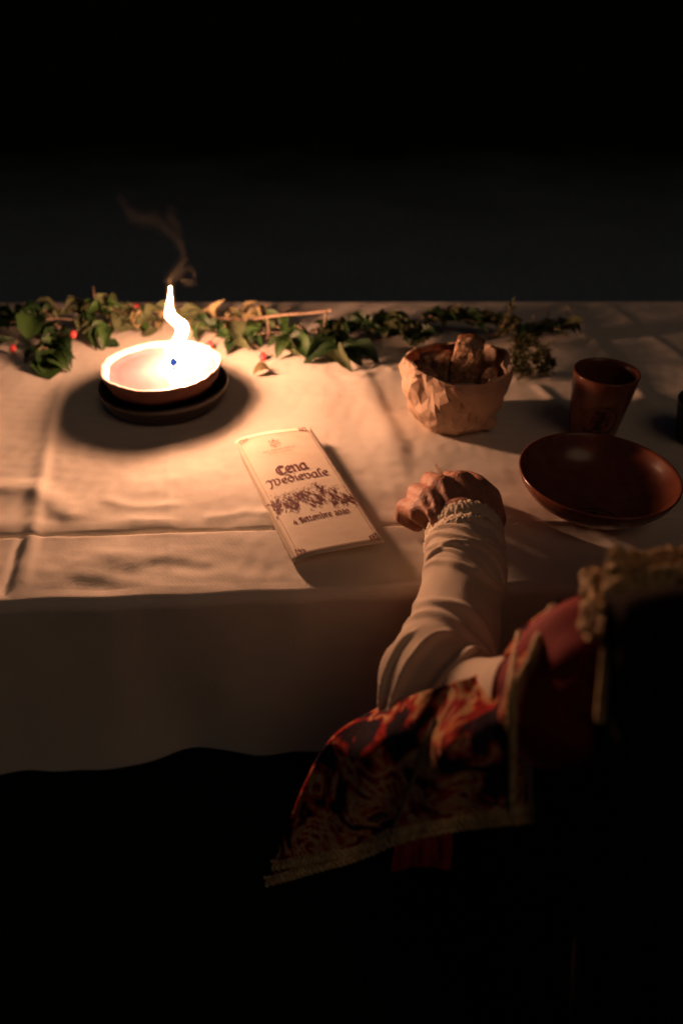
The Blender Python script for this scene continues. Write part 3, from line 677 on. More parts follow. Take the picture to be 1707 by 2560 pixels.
def slice_(name, label, c, w_, d_, h_, rz, rx, ry, seed, crust_sides):
    r = empty(name, c, label, 'bread', 'bread in the paper bag'); R = Matrix.Rotation(rz, 3, 'Z') @ Matrix.Rotation(rx, 3, 'X') @ Matrix.Rotation(ry, 3, 'Y')
    def blob(sx, sy, sz, dx, dy, dz, amp, n=15):
        v, f, idx = [], [], {}
        bm = bmesh.new(); bmesh.ops.create_cube(bm, size=1); bmesh.ops.subdivide_edges(bm, edges=bm.edges[:], cuts=n, use_grid_fill=True)
        for q in bm.verts:
            p = q.co.copy(); 
            l = max(abs(p.x), abs(p.y), abs(p.z))*2; s_ = p.normalized()*.5*1.15; p = p.lerp(s_, .28)
            p = Vector((p.x*sx, p.y*sy, p.z*sz)); nn_ = noise.noise_vector(p*130+Vector((seed, 0, 0)))*amp+noise.noise_vector(p*45+Vector((0, seed, 0)))*amp*1.3
            q.co = R @ (p+nn_+Vector((dx, dy, dz)))+Vector((0, 0, h_/2))
        me = bpy.data.meshes.new('bread'); bm.to_mesh(me); bm.free(); me.polygons.foreach_set('use_smooth', [True]*len(me.polygons)); return me
    me = blob(w_, d_, h_, 0, 0, 0, .0016); me.materials.append(M['crumb']); link(bpy.data.objects.new('crumb', me), r)
    me = blob(w_*1.03, d_*.28, h_*1.02, 0, d_*.42, .001, .001, 9); me.materials.append(M['crust']); link(bpy.data.objects.new('crust', me), r)
    return r
g0 = Vector((gc.x, gc.y, T))
slice_('bread_chunk', 'dark bread crust at the right side inside the paper bag', g0+Vector((.036, -.004, .0085)), .016, .034, .062, math.radians(-20), 0, math.radians(12), 12, 0)
slice_('bread_chunk', 'brown bread heel at the back left inside the paper bag', g0+Vector((-.024, .030, .0085)), .030, .016, .066, math.radians(20), 0, 0, 15, 0)
slice_('bread_slice', 'pale bread slice standing upright in the paper bag', g0+Vector((.014, .016, .0075)), .034, .030, .090, math.radians(-14), math.radians(-6), math.radians(4), 1, 0)
slice_('bread_slice', 'narrow darker bread piece just left of the upright slice in the bag', g0+Vector((-.012, .018, .0075)), .018, .026, .070, math.radians(-32), math.radians(-8), math.radians(-4), 4, 0)
slice_('bread_chunk', 'dark crusty bread end leaning on the left side of the bag', g0+Vector((-.031, .010, .0085)), .014, .040, .060, math.radians(25), math.radians(4), math.radians(-14), 7, 0)
slice_('bread_chunk', 'small torn bread lump at the front inside the paper bag', g0+Vector((-.008, -.022, .0085)), .036, .020, .046, math.radians(5), math.radians(20), 0, 9, 0)

# ------------------------------------------------------------------ garland of cut sprigs along the far side
def leaf_mesh(name, wd, fold, curl, m, n=7, ser=0):
    v, f = [], []
    for j in range(n):
        t = j/(n-1); hw = wd*math.sin(PI*t**.85)**.8*.5 if 0 < t < 1 else .004; cz = curl*math.sin(PI*t*.9)-abs(curl)*.7*t*t
        for s_ in (-1, -.5, 0, .5, 1):
            k = 1+(ser*(1 if j % 2 else -1) if abs(s_) == 1 else 0)
            v.append((t, s_*hw*k, cz+fold*abs(s_)*hw*2+.03*math.sin(9*t+s_*3)*abs(s_)))
    f = grid_faces(5, n); me = bpy.data.meshes.new(name); me.from_pydata(v, [], f); me.polygons.foreach_set('use_smooth', [True]*len(me.polygons)); me.materials.append(m); return me
LM = {k: [leaf_mesh('leaf', w_, fo, cu_, M[k], ser=.07) for w_, fo, cu_ in ((.62, .28, .10), (.5, .5, .16), (.72, .12, -.10), (.45, .75, .22))] for k in ('leaf', 'leaf_dark', 'leaf_pale', 'leaf_dry')}
def put_leaf(parent, base, d, size, kind, rnd, roll=None, var=None):
    d = Vector(d).normalized(); up = Vector((0, 0, 1)); y = up.cross(d)
    if y.length < .1: y = Vector((1, 0, 0))
    y.normalize(); z = d.cross(y); R = Matrix((d, y, z)).transposed().to_4x4()
    R = Matrix.Translation(base-parent.location) @ R @ Matrix.Rotation(rnd.gauss(0, .5) if roll is None else roll, 4, 'X') @ Matrix.Diagonal((size, size, size, 1))
    o = bpy.data.objects.new('leaf', LM[kind][rnd.randrange(4) if var is None else var]); link(o, parent); o.matrix_basis = R
    zmin = min((R @ q.co).z for q in o.data.vertices)+parent.location.z
    if zmin < T+.0012: o.location.z += T+.0012-zmin
    return o
def sprig(label, stem, nleaf, size, kinds, seed, hips=(), up=(-.1, .7), rad=.0016, extra=(), group='sprigs of the garland along the far side of the table', spread=None):
    rnd = random.Random(seed); pts = [at(x, y, z) for x, y, z in stem]
    r = empty('leafy_sprig', Vector((pts[0].x, pts[0].y, T)), label, 'sprig', group)
    q = catmull(pts, 8*len(pts)); 
    for p in q: p.z = max(p.z, T+.003)
    v, f = tube(q, [rad*(1-.6*k/len(q)) for k in range(len(q))], 6); wobj('stem', v, f, M['twig'], r)
    nleaf = int(nleaf*1.7); size = (size[0]*.95, size[1]*1.08)
    for k in range(nleaf):
        b_ = q[int((.08+.9*(k+rnd.random())/nleaf)*(len(q)-1))]
        a = rnd.uniform(0, 2*PI) if spread is None else rnd.uniform(*spread)
        el = rnd.uniform(*up); put_leaf(r, b_, (math.cos(a)*math.cos(el), math.sin(a)*math.cos(el), math.sin(el)), rnd.uniform(*size), rnd.choice(kinds), rnd)
    for k in range(3):
        b_ = q[rnd.randrange(2, len(q)-2)]; a = rnd.uniform(0, 2*PI); l_ = rnd.uniform(.03, .06); e1 = b_+Vector((math.cos(a)*l_, math.sin(a)*l_*.6, rnd.uniform(.004, .024)))
        e1.z = max(e1.z, T+.003); md_ = (b_+e1)/2+Vector((0, 0, rnd.uniform(0, .008))); v, f = tube(catmull([b_, md_, e1], 10), [.0009]*10, 5); wobj('twig', v, f, M['twig'], r)
    for (x0, y0, z0, x1, y1, z1, kd, roll, var) in extra:
        a, b_ = at(x0, y0, z0), at(x1, y1, z1); put_leaf(r, a, b_-a, (b_-a).length, kd, rnd, roll, var)
    for hx, hy, hz_, hr in hips:
        c = at(hx, hy, hz_); n_ = min(q, key=lambda p: (p-c).length)
        v, f = tube(catmull([n_, (n_+c)/2+Vector((0, 0, .004)), c], 8), [.0008]*8, 5); wobj('hip_stalk', v, f, M['twig'], r)
        v = []; 
        for j in range(9):
            t = j/8; rr_ = hr*math.sin(PI*(.04+.92*t))**.7
            for i in range(14): a = 2*PI*i/14; v.append(c+Vector((math.cos(a)*rr_, (t-.5)*2.5*hr*.35+math.sin(a)*rr_*.95, (t-.5)*2.1*hr)))
        f = grid_faces(14, 9, True); f.append(tuple(reversed(range(14)))); f.append(tuple(range(8*14, 9*14))); wobj('rose_hip', v, f, M['hip'], r)
    return r
g1, g2, gp, gd = 'leaf', 'leaf_dark', 'leaf_pale', 'leaf_dry'
sprig('dark leafy sprig at the far left of the garland with two rose hips', [(-90, 830, .012), (-10, 815, .015), (60, 800, .02), (130, 800, .02)], 16, (.03, .045), [g2, g2, g1], 1, hips=((50, 772, .028, .0062), (33, 872, .010, .005)),
      extra=[(70, 850, .02, 95, 785, .035, g1, .2, 0), (95, 840, .02, 145, 785, .04, g1, -.3, 2), (-5, 870, .012, 40, 850, .02, g2, .3, 1)])
sprig('sprig hanging towards the viewer left of the candle, bright green leaves', [(150, 815, .02), (140, 850, .018), (128, 885, .012), (125, 905, .008)], 9, (.028, .04), [g1, g2, g2], 2, spread=(-2.6, -.4), up=(-.3, .4),
      extra=[(128, 835, .022, 108, 890, .012, g1, .25, 2), (125, 880, .014, 122, 945, .004, g1, .1, 2), (140, 880, .012, 188, 895, .01, g2, .6, 1), (135, 895, .01, 182, 920, .003, g2, -.3, 3), (110, 870, .015, 60, 905, .006, g2, .3, 0)])
sprig('curly pale sprig rising behind the candle on its left', [(330, 790, .012), (300, 780, .03), (265, 768, .045), (235, 762, .052)], 15, (.018, .028), [gp, gp, g1], 3, up=(-.2, 1.1), hips=((341, 771, .03, .0058),))
sprig('broad green leaves directly left of the candle bowl with one rose hip', [(190, 800, .02), (230, 815, .022), (275, 822, .018), (320, 825, .012)], 9, (.025, .034), [g1, gp, g2], 4, hips=((184, 836, .018, .005),),
      extra=[(275, 815, .024, 222, 838, .02, g1, -.5, 0), (275, 818, .022, 238, 874, .004, g1, .5, 1), (278, 820, .02, 258, 872, .006, g1, -.2, 1), (265, 850, .012, 300, 862, .006, g2, .4, 2)])
sprig('thin sprig with small yellowish leaves between the left leaves', [(90, 800, .016), (150, 775, .03), (210, 785, .026), (290, 782, .02)], 14, (.018, .03), [gp, gp, g2], 5,
      extra=[(135, 770, .034, 88, 752, .045, gp, .3, 1), (140, 770, .036, 150, 800, .02, gp, .4, 1)])
sprig('pale leaves lit by the flame close behind the candle bowl', [(290, 800, .02), (350, 805, .022), (420, 800, .02), (480, 805, .02)], 17, (.024, .04), [gp, gp, gd], 6,
      extra=[(285, 775, .036, 350, 812, .02, gp, -.5, 2), (370, 830, .012, 330, 800, .022, g1, .3, 0), (360, 838, .01, 395, 815, .02, gp, .2, 2)])
sprig('dry straw coloured sprig with upright leaves right of the flame', [(470, 800, .018), (530, 795, .022), (600, 800, .02), (660, 810, .018), (710, 815, .016)], 13, (.022, .034), [gd, gd, gp], 7, rad=.0028,
      extra=[(545, 795, .026, 560, 748, .055, gd, .6, 3), (600, 790, .03, 650, 752, .05, gd, -.5, 0), (655, 795, .03, 640, 755, .055, gd, .4, 2), (650, 790, .028, 672, 762, .045, gd, .2, 1)])
sprig('greyish green leaves just right of the candle bowl', [(500, 815, .018), (540, 835, .018), (590, 850, .012), (640, 865, .01)], 13, (.024, .036), [gp, g1, g2], 8, hips=((657, 892, .006, .0058), (525, 862, .012, .005)),
      extra=[(595, 855, .016, 560, 800, .03, gp, .3, 0), (620, 850, .014, 640, 800, .03, g1, .4, 1), (600, 860, .012, 565, 885, .004, g2, .2, 0)])
sprig('bright green broad leaved sprig in the middle of the garland', [(640, 800, .02), (690, 815, .022), (725, 840, .02), (735, 850, .018)], 6, (.024, .034), [g1, g2], 9,
      extra=[(722, 845, .022, 668, 868, .016, g1, .4, 0), (722, 847, .022, 690, 895, .005, g1, -.3, 1), (725, 843, .022, 775, 895, .006, g1, .3, 0), (715, 838, .024, 710, 800, .04, g1, .3, 2), (728, 835, .022, 780, 850, .02, g1, -.3, 2), (727, 848, .02, 748, 892, .006, gp, .8, 3)])
sprig('large dark leaves hanging forward right of the middle', [(760, 845, .02), (800, 865, .018), (840, 870, .014), (860, 880, .01)], 9, (.026, .036), [g2], 10,
      extra=[(850, 862, .02, 760, 890, .012, g2, .5, 1), (858, 878, .016, 758, 905, .004, g2, -.2, 0), (845, 875, .016, 880, 932, .003, gp, .7, 3), (855, 872, .018, 905, 915, .004, g2, .3, 0), (860, 868, .018, 950, 905, .006, g2, .2, 0), (842, 860, .018, 815, 830, .03, g1, .2, 0)])
sprig('dark small leaved sprig left of the paper bag', [(800, 830, .018), (860, 825, .02), (930, 825, .02), (1000, 835, .016), (1040, 850, .012)], 38, (.022, .036), [g2, g2, 'leaf_dark', gp], 11)
sprig('yellow green sprig touching the paper bag on its left', [(960, 800, .02), (1000, 815, .022), (1040, 840, .018), (1060, 860, .015)], 24, (.02, .034), [gp, g2, gp], 12)
sprig('leafy sprig lying behind the paper bag and bread', [(1060, 805, .02), (1130, 800, .025), (1200, 805, .022), (1270, 815, .018)], 30, (.02, .032), [g2, gp, g2], 13)
sprig('dark curled leaves at the right end of the garland', [(1290, 840, .014), (1340, 835, .018), (1390, 825, .02), (1440, 820, .016)], 15, (.02, .034), [g2, gp, g2], 14)
# small leaved herb sprigs: leaflets too small to pick apart
def herb(label, stems, nper, size, seed, up=.5):
    rnd = random.Random(seed); p0 = at(*stems[0][0]); r = empty('herb_sprig', Vector((p0.x, p0.y, T)), label, 'herb', 'herb sprigs at the right end of the garland'); fo = MB(); sm = MB()
    for s_ in stems:
        q = catmull([at(*p) for p in s_], 30)
        for p in q: p.z = max(p.z, T+.002)
        sm.add(tube(q, [.0012*(1-.5*k/30) for k in range(30)], 5))
        for k in range(nper):
            b_ = q[rnd.randrange(2, 30)]+Vector((rnd.gauss(0, .003), rnd.gauss(0, .003), abs(rnd.gauss(0, .003)))); a = rnd.uniform(0, 2*PI); el = rnd.uniform(-.2, up*2)
            d = Vector((math.cos(a)*math.cos(el), math.sin(a)*math.cos(el), math.sin(el))); l_ = rnd.uniform(*size); s2 = d.cross(Vector((0, 0, 1))).normalized()*l_*.2
            mid = b_+d*l_*.5+Vector((0, 0, .0012)); e2 = b_+d*l_
            if min(mid.z, e2.z) < T+.001: dz = T+.001-min(mid.z, e2.z); mid.z += dz; e2.z += dz
            fo.add(([b_, mid+s2, e2, mid-s2], [(0, 1, 2), (0, 2, 3)]))
    wobj('stem', sm.v, sm.f, M['twig'], r); tag(wobj('foliage', fo.v, fo.f, M['herb'], r, False), kind='stuff')
herb('bushy bunch of small leaved herb between paper bag and cup', [[(1290, 845, .012), (1300, 880, .016), (1310, 920, .01), (1320, 945, .004)], [(1290, 850, .012), (1340, 870, .02), (1365, 900, .014), (1370, 930, .004)], [(1285, 850, .012), (1285, 890, .014), (1290, 925, .008), (1300, 940, .004)], [(1300, 850, .012), (1330, 890, .02), (1345, 920, .012), (1350, 940, .005)]], 150, (.008, .015), 21)
herb('herb tip standing up behind the paper bag', [[(1240, 840, .008), (1255, 815, .03), (1268, 790, .055), (1275, 765, .075)], [(1250, 840, .008), (1270, 830, .02), (1285, 812, .035)]], 80, (.006, .011), 22, .7)
herb('long dark herb stem lying from the bag towards the right', [[(1220, 840, .01), (1290, 825, .016), (1350, 815, .012), (1400, 810, .006)]], 110, (.006, .012), 23)
# dry forked stick and a thin stalk
def stick(label, chains, name='dry_stick'):
    p0 = at(*chains[0][0]); r = empty(name, Vector((p0.x, p0.y, T)), label, 'stick'); 
    for i, (pts, r0) in enumerate((c[:-1], c[-1]) for c in chains):
        q = catmull([at(*p) for p in pts], 20); v, f = tube(q, [r0*(1+.15*math.sin(k*1.7)) for k in range(20)], 7); wobj('branch' if i == 0 else 'twig', v, f, M['twig'], r)
stick('bare dry forked stick rising out of the garland behind the leaves', [[(560, 812, .012), (620, 800, .03), (700, 788, .05), (770, 783, .056), (828, 776, .062), .0022], [(815, 779, .061), (812, 800, .045), (809, 835, .012), .0018], [(668, 793, .043), (672, 830, .02), (668, 845, .008), .0016]])
stick('thin pale dry stalk sticking up behind the right end of the garland', [[(1368, 790, .004), (1370, 780, .02), (1368, 775, .035), (1364, 768, .045), .0010]], 'dry_stalk')
fr_ = random.Random(3); p = at(650, 935, .002)
ll = empty('fallen_leaf', Vector((p.x, p.y, T)), 'single curled fallen leaf on the cloth right of the candle', 'leaf')
a, b_ = at(632, 938, .003), at(680, 925, .004); put_leaf(ll, a, b_-a, (b_-a).length, 'leaf_dry', fr_, .3, 3)
a, b_ = at(655, 928, .004), at(648, 905, .014); put_leaf(ll, a, b_-a, (b_-a).length, 'leaf_dry', fr_, .9, 1)

# ------------------------------------------------------------------ bench
bn = empty('bench', (.3, .12, 0), 'plain wooden bench under the seated person', 'bench')
v, f = box((.73, .11, .435), 1.0, .26, .03); wobj('seat', v, f, M['wood'], bn, False)
for x in (.3, 1.15):
    for y in (.02, .22): v, f = box((x, y, .21), .045, .045, .42); wobj('leg', v, f, M['wood'], bn, False)

# ------------------------------------------------------------------ person seen from behind, left forearm on the table
pr = empty('person', (.29, .2, 0), 'person seen from behind in red and gold dress, hand resting on the table', 'person')
WR = at(1158, 1352, .036); EL = at(1085, 1770, .034); SH = Vector((.136, .227, T+.135))
caps = []
def cap(p, rp, q, rq): caps.append((Vector(p), rp, Vector(q), rq))
def chain(pts): 
    for (p, r), (q, s_) in zip(pts[:-1], pts[1:]): cap(p, r, q, s_)
z_ = lambda d: T+d
hipz = .455+.095
chain([((.33, .16, hipz), .10), ((.33, .155, hipz+.12), .09), ((.33, .17, z_(.01)), .09), ((.325, .19, z_(.09)), .07)])
chain([((.26, .20, z_(.10)), .045), ((.41, .20, z_(.10)), .045)]); cap(SH, .030, (.25, .21, z_(.105)), .038); cap((.48, .23, z_(.13)), .045, (.4, .21, z_(.13)), .05)
chain([((.315, .20, z_(.15)), .052), ((.315, .225, z_(.24)), .048)])                       # neck
hd = Vector((.32, .255, z_(.33))); cap(hd+Vector((0, -.015, .03)), .082, hd+Vector((0, .01, .0)), .078); cap(hd+Vector((0, .03, -.03)), .06, hd+Vector((0, .055, -.075)), .035)
cap(hd+Vector((0, .085, .02)), .010, hd+Vector((0, .108, -.012)), .013); cap(hd+Vector((-.03, .068, .035)), .014, hd+Vector((.03, .068, .035)), .014)
for s_ in (-1, 1):
    cap(hd+Vector((s_*.078, -.005, .015)), .014, hd+Vector((s_*.076, .0, -.02)), .010); cap(hd+Vector((s_*.035, .06, -.02)), .022, hd+Vector((s_*.04, .055, -.01)), .02)
cap(hd+Vector((-.02, .078, -.048)), .008, hd+Vector((.02, .078, -.048)), .008)
chain([(SH, .034), (SH.lerp(EL, .5)+Vector((.004, .006, -.016)), .026), (EL+Vector((0, .01, -.006)), .027), (EL.lerp(WR, .35), .031), (EL.lerp(WR, .8), .026), (WR, .025)])
RE = Vector((.54, .26, z_(-.05))); RW = Vector((.43, .38, z_(-.085))); chain([((.48, .23, z_(.13)), .045), (RE, .036), (RW, .026), ((.39, .42, z_(-.088)), .021)])
for fx in (-.03, -.01, .01, .03): cap((.385+fx, .42, z_(-.09)), .010, (.37+fx, .48, z_(-.098)), .008)
cap((.36, .41, z_(-.09)), .011, (.335, .44, z_(-.095)), .009)
for s_ in (-1, 1):
    hx = .32+s_*.07; chain([((hx, .18, hipz), .075), ((hx+s_*.02, .56, hipz-.02), .06), ((hx+s_*.02, .60, .30), .05), ((hx+s_*.02, .59, .09), .04), ((hx+s_*.02, .62, .045), .04), ((hx+s_*.03, .74, .035), .032)])
# left hand, loosely closed, little finger side towards the candle
Lp = lambda x, y, z: at(x, y, z)
idx, mid, rin, lit_ = Lp(1150, 1222, .052), Lp(1103, 1222, .058), Lp(1072, 1250, .055), Lp(1052, 1280, .047)
cap(WR, .026, Lp(1150, 1315, .044), .027)
for k_, r_ in ((idx, .0155), (mid, .0135), (rin, .0125), (lit_, .0120)): cap(Lp(1152, 1318, .042), .020, k_, r_)
cap(Lp(1185, 1300, .036), .022, Lp(1190, 1240, .038), .019); cap(Lp(1165, 1275, .045), .022, idx, .018)
fing = [
 [(idx, .0125), (Lp(1122, 1200, .042), .0098), (Lp(1128, 1200, .020), .0092), (Lp(1160, 1212, .014), .008)],
 [(mid, .0125), (Lp(1075, 1203, .042), .0100), (Lp(1082, 1210, .018), .0095), (Lp(1115, 1235, .012), .008)],
 [(rin, .0118), (Lp(1040, 1232, .038), .0097), (Lp(1050, 1245, .015), .009), (Lp(1085, 1270, .011), .008)],
 [(lit_, .0110), (Lp(1014, 1268, .030), .0093), (Lp(1008, 1292, .014), .0085), (Lp(1042, 1312, .010), .0075)]]
for c_ in fing: chain(c_)
chain([(Lp(1215, 1295, .030), .019), (Lp(1218, 1245, .034), .0135), (Lp(1190, 1210, .034), .0105), (Lp(1168, 1196, .030), .0085)])     # thumb
for k_, tx in ((mid, 1130), (rin, 1105), (lit_, 1085)):                                                         # tendons and a vein
    a = k_+Vector((0, -.003, .0105)); b_ = Lp(tx, 1318, .056); mq = a.lerp(b_, .5)+Vector((0, 0, .0030)); cap(a, .0036, mq, .0030); cap(mq, .0030, b_, .0024)
bm = bmesh.new()
def add_cap(bm, p, r, q, s_):
    d = q-p
    R = d.to_track_quat('Z', 'Y').to_matrix().to_4x4() if d.length > 1e-6 else Matrix()
    prof = []; n_ = 7; seg = 18
    for j in range(n_): a = -PI/2+PI/2*j/(n_-1); prof.append((r*math.cos(a), r*math.sin(a)))
    for j in range(n_): a = PI/2*j/(n_-1); prof.append((s_*math.cos(a), d.length+s_*math.sin(a)))
    rings = []
    for rr_, zz in prof[1:-1]: rings.append([bm.verts.new(Matrix.Translation(p) @ R @ Vector((rr_*math.cos(2*PI*i/seg), rr_*math.sin(2*PI*i/seg), zz))) for i in range(seg)])
    for a, b_ in zip(rings[:-1], rings[1:]):
        for i in range(seg): bm.faces.new((a[i], a[(i+1) % seg], b_[(i+1) % seg], b_[i]))
    b0 = bm.verts.new(Matrix.Translation(p) @ R @ Vector((0, 0, -r))); b1 = bm.verts.new(Matrix.Translation(p) @ R @ Vector((0, 0, d.length+s_)))
    for i in range(seg): bm.faces.new((rings[0][(i+1) % seg], rings[0][i], b0)); bm.faces.new((rings[-1][i], rings[-1][(i+1) % seg], b1))
for c_ in caps: add_cap(bm, *c_)
me = bpy.data.meshes.new('body_raw'); bm.to_mesh(me); bm.free()
tmp = bpy.data.objects.new('body_raw', me); COL.objects.link(tmp)
rm = tmp.modifiers.new('r', 'REMESH'); rm.mode = 'VOXEL'; rm.voxel_size = .0021
smo = tmp.modifiers.new('s', 'SMOOTH'); smo.factor = .5; smo.iterations = 4
dg = bpy.context.evaluated_depsgraph_get(); me2 = bpy.data.meshes.new_from_object(tmp.evaluated_get(dg)); bpy.data.objects.remove(tmp)
me2.transform(Matrix.Translation(-pr.location)); me2.materials.clear(); me2.materials.append(M['skin']); me2.polygons.foreach_set('use_smooth', [True]*len(me2.polygons))
body = link(bpy.data.objects.new('body', me2), pr)
# hair and eyes
v, f = [], []
for j in range(15):
    t = j/14
    for i in range(28):
        a = 2*PI*i/28; th = t*2.2 if True else 0
        dirv = Vector((math.sin(th)*math.cos(a), math.sin(th)*math.sin(a), math.cos(th)))
        rr_ = .094+.004*math.sin(a*9+t*5); v.append(hd+Vector((0, -.012, .022))+Vector((dirv.x*rr_*.95, dirv.y*rr_ if dirv.y < .35 else dirv.y*rr_*.75, dirv.z*rr_)))
wobj('hair', v, grid_faces(28, 15, True), M['hair'], pr)
me_ = mat('eye', (.7, .68, .65), .2)
for s_ in (-1, 1):
    v, f = lathe(hd+Vector((s_*.032, .0715, .004)), [(.011*math.sin(PI*(j+.5)/8), -.011*math.cos(PI*(j+.5)/8)) for j in range(8)], 16); wobj('eye', v, f, me_, body)

# linen sleeve of the forearm
AX = [((1160, 1338), 91), ((1160, 1395), 99), ((1160, 1452), 104), ((1148, 1503), 103), ((1131, 1584), 117), ((1108, 1660), 133), ((1094, 1715), 147), ((1085, 1765), 140), ((1080, 1815), 120)]
axp = catmull([at(p[0][0], p[0][1], .0395 if p[0][1] < 1740 else (.034 if p[0][1] < 1800 else .020)) for p in AX], 150); axr = catmull([(p[1], 0, 0) for p in AX], 150)
NSL = 150; NT = 180; v = []; uvs = []
rs = random.Random(4)
folds = []                                   # (s centre, tilt, amplitude, width, theta window)
for s0, tl, am, wd_ in ((.125, .055, .0022, .011), (.165, .065, .0030, .011), (.205, .075, .0032, .011), (.25, .085, .0030, .011), (.285, .09, .0022, .011), (.33, .06, .0018, .02), (.52, .07, .0030, .018), (.58, .05, .0024, .018)): folds.append((s0, tl, am, wd_))
for j in range(NSL):
    s_ = j/(NSL-1); p = axp[j]; t = (axp[min(j+1, NSL-1)]-axp[max(j-1, 0)]).normalized(); side = t.cross(Vector((0, 0, 1))).normalized(); upv = side.cross(t)
    dep = (p-CAM).dot(FW); hw = axr[j].x/FPX*dep*.97
    for i in range(NT):
        th = 2*PI*i/NT; c_, si = math.cos(th), math.sin(th)           # th=pi/2 up, th=pi = left (candle side)
        r = hw; dz = 0
        up_w = .25+.75*max(0, si)
        for s0, tl, am, wd_ in folds:
            q = s_-(s0-tl*(c_*.9+.25*math.sin(3*th+s0*40))); dz += am*up_w*(math.exp(-(q/wd_)**2)-.3*math.exp(-((q-wd_*1.4)/wd_)**2))
        k = max(0, min(1, (s_-.60)/.10)); k = k*k*(3-2*k)                # gathers where the arm bends
        ph_ = math.sin(th*6+s_*15+.9*math.sin(th*2)); dz += k*.0048*(math.exp(-(abs(ph_)/.42)**2)*1.5-.5)*up_w
        dz += .0011*noise.noise(Vector((c_*2.2, si*2.2, s_*9)))*1.3
        vz = .92 if si > 0 else .93
        q = p+side*(c_*(r+dz))+upv*(si*(r*vz+dz))
        lim = T+.0012
        if q.y > y_near(q.x)-.012 and q.z < lim: q.z = lim+.0008*abs(c_)
        v.append(q); uvs.append((th*.045, s_*.25))
# side = t x up: points right for t going towards viewer; th=0 -> +side
sleeve = wobj('linen_sleeve', v, grid_faces(NT, NSL, True), M['linen'], pr, uv=uvs); solid(sleeve, .0008, -1)
# gathered lace cuff: two rough bands
mbc = None
for b0, b1, ex_ in ((-.050, .028, .0030), (.036, .095, .0026)):
    v = []; nb = 12
    for j in range(nb):
        s_ = b0+(b1-b0)*j/(nb-1); p = axp[0]+(axp[1]-axp[0])*(s_*(NSL-1)) if s_ < 0 else axp[min(NSL-1, int(s_*(NSL-1)))]
        t = (axp[6]-axp[0]).normalized(); side = t.cross(Vector((0, 0, 1))).normalized(); upv = side.cross(t); dep = (p-CAM).dot(FW); hw = (axr[0].x+ (axr[8].x-axr[0].x)*max(0, s_)/.06)/FPX*dep*.97
        for i in range(220):
            th = 2*PI*i/220; c_, si = math.cos(th), math.sin(th); r = hw*(.99 if s_ < 0 else 1)+ex_*math.sin(PI*j/(nb-1))+.0007*math.sin(th*46+2*math.sin(j*1.9))*math.cos(j*1.3)+.0006*noise.noise(Vector((c_*30, si*30, j*.8)))
            q = p+side*(c_*r)+upv*(si*r*.92)+t*(.006*(c_*.35+.2*math.sin(3*th))+.0012*math.sin(th*26))
            if q.z < T+.0012: q.z = T+.0012
            v.append(q)
    solid(wobj('lace_cuff', v, grid_faces(220, nb, True), M['lace'], pr), .001, 0)

# hanging tapestry over-sleeve (control net: pixel x, pixel y, depth)
NET = [[(945, 1772, .478), (838, 1838, .470), (768, 1945, .492), (665, 2205, .535)],
       [(1000, 1752, .448), (930, 1860, .440), (880, 1985, .462), (775, 2172, .510)],
       [(1070, 1728, .420), (1018, 1850, .410), (975, 1985, .435), (900, 2135, .480)],
       [(1140, 1705, .412), (1090, 1850, .392), (1045, 1975, .415), (1000, 2092, .455)],
       [(1195, 1688, .418), (1160, 1850, .374), (1135, 1960, .398), (1110, 2066, .435)],
       [(1245, 1660, .418), (1230, 1820, .362), (1220, 1940, .388), (1210, 2052, .422)],
       [(1310, 1570, .400), (1285, 1720, .355), (1285, 1890, .386), (1285, 2044, .420)],
       [(1400, 1505, .378), (1338, 1640, .362), (1326, 1830, .392), (1330, 2040, .425)]]
def netsurf(net, nu, nv, ripple=0.0):
    cols = [catmull(c_, nv) for c_ in net]; out = []
    for j in range(nv):
        row = catmull([c_[j] for c_ in cols], nu)
        for i, q in enumerate(row):
            u, v_ = i/(nu-1), j/(nv-1)
            rp = ripple*(math.sin(u*17.5+1.6*v_+1.2)+.35*math.sin(u*37-3*v_))*min(1, .12+2.2*v_)+ripple*.5*noise.noise(Vector((u*6, v_*5, 0)))
            out.append(atD(q.x, q.y, q.z+rp))
    return out
nu, nv = 90, 60
sv = netsurf(NET, nu, nv, .0065)
tap = wobj('tapestry_sleeve', sv, grid_faces(nu, nv), M['tap'], pr); solid(tap, .002, 0)
def rowpts(j): return [sv[j*nu+i] for i in range(nu)]
def colpts(i, j0=0, j1=nv): return [sv[j*nu+i] for j in range(j0, j1)]
def braid(path, width, parent, name='gold_braid', strands=3, pitch=.012, rad=None, lift=.003):
    mb = MB(); P = catmull(path, 160); tot = sum((P[i+1]-P[i]).length for i in range(159)); rad = rad or width*.2
    for s_ in range(strands):
        q = []; acc = 0
        for k, p in enumerate(P):
            if k: acc += (p-P[k-1]).length
            t = (P[min(k+1, 159)]-P[max(k-1, 0)]).normalized(); nrm = (CAM-p).normalized(); sd_ = t.cross(nrm).normalized(); ph = 2*PI*acc/pitch+s_*2*PI/strands
            q.append(p+nrm*(lift+.0012*math.cos(2*ph))+sd_*(width*.5*math.sin(ph)))
        mb.add(tube(q, [rad]*160, 6))
    return wobj(name, mb.v, mb.f, M['gold'], parent)
sub = lambda l, k: l[::k]+([l[-1]] if (len(l)-1) % k else [])
braid(sub(rowpts(nv-1), 6), .007, tap, pitch=.012)
braid(sub(rowpts(nv-4), 6), .007, tap, pitch=.012)
bv = []; c0, c1 = 74, 88
for j in range(nv):
    for i in range(c0, c1+1):
        p = sv[j*nu+i]; n_ = (CAM-p).normalized(); e_ = abs((i-c0)/(c1-c0)-.5)*2
        bv.append(p+n_*(.0022+.0009*math.sin(i*1.9+j*.9)*math.cos(j*1.25-i*.6)+.0012*(e_ > .8)))
wobj('gold_lace_band', bv, grid_faces(c1-c0+1, nv), M['gold'], tap)
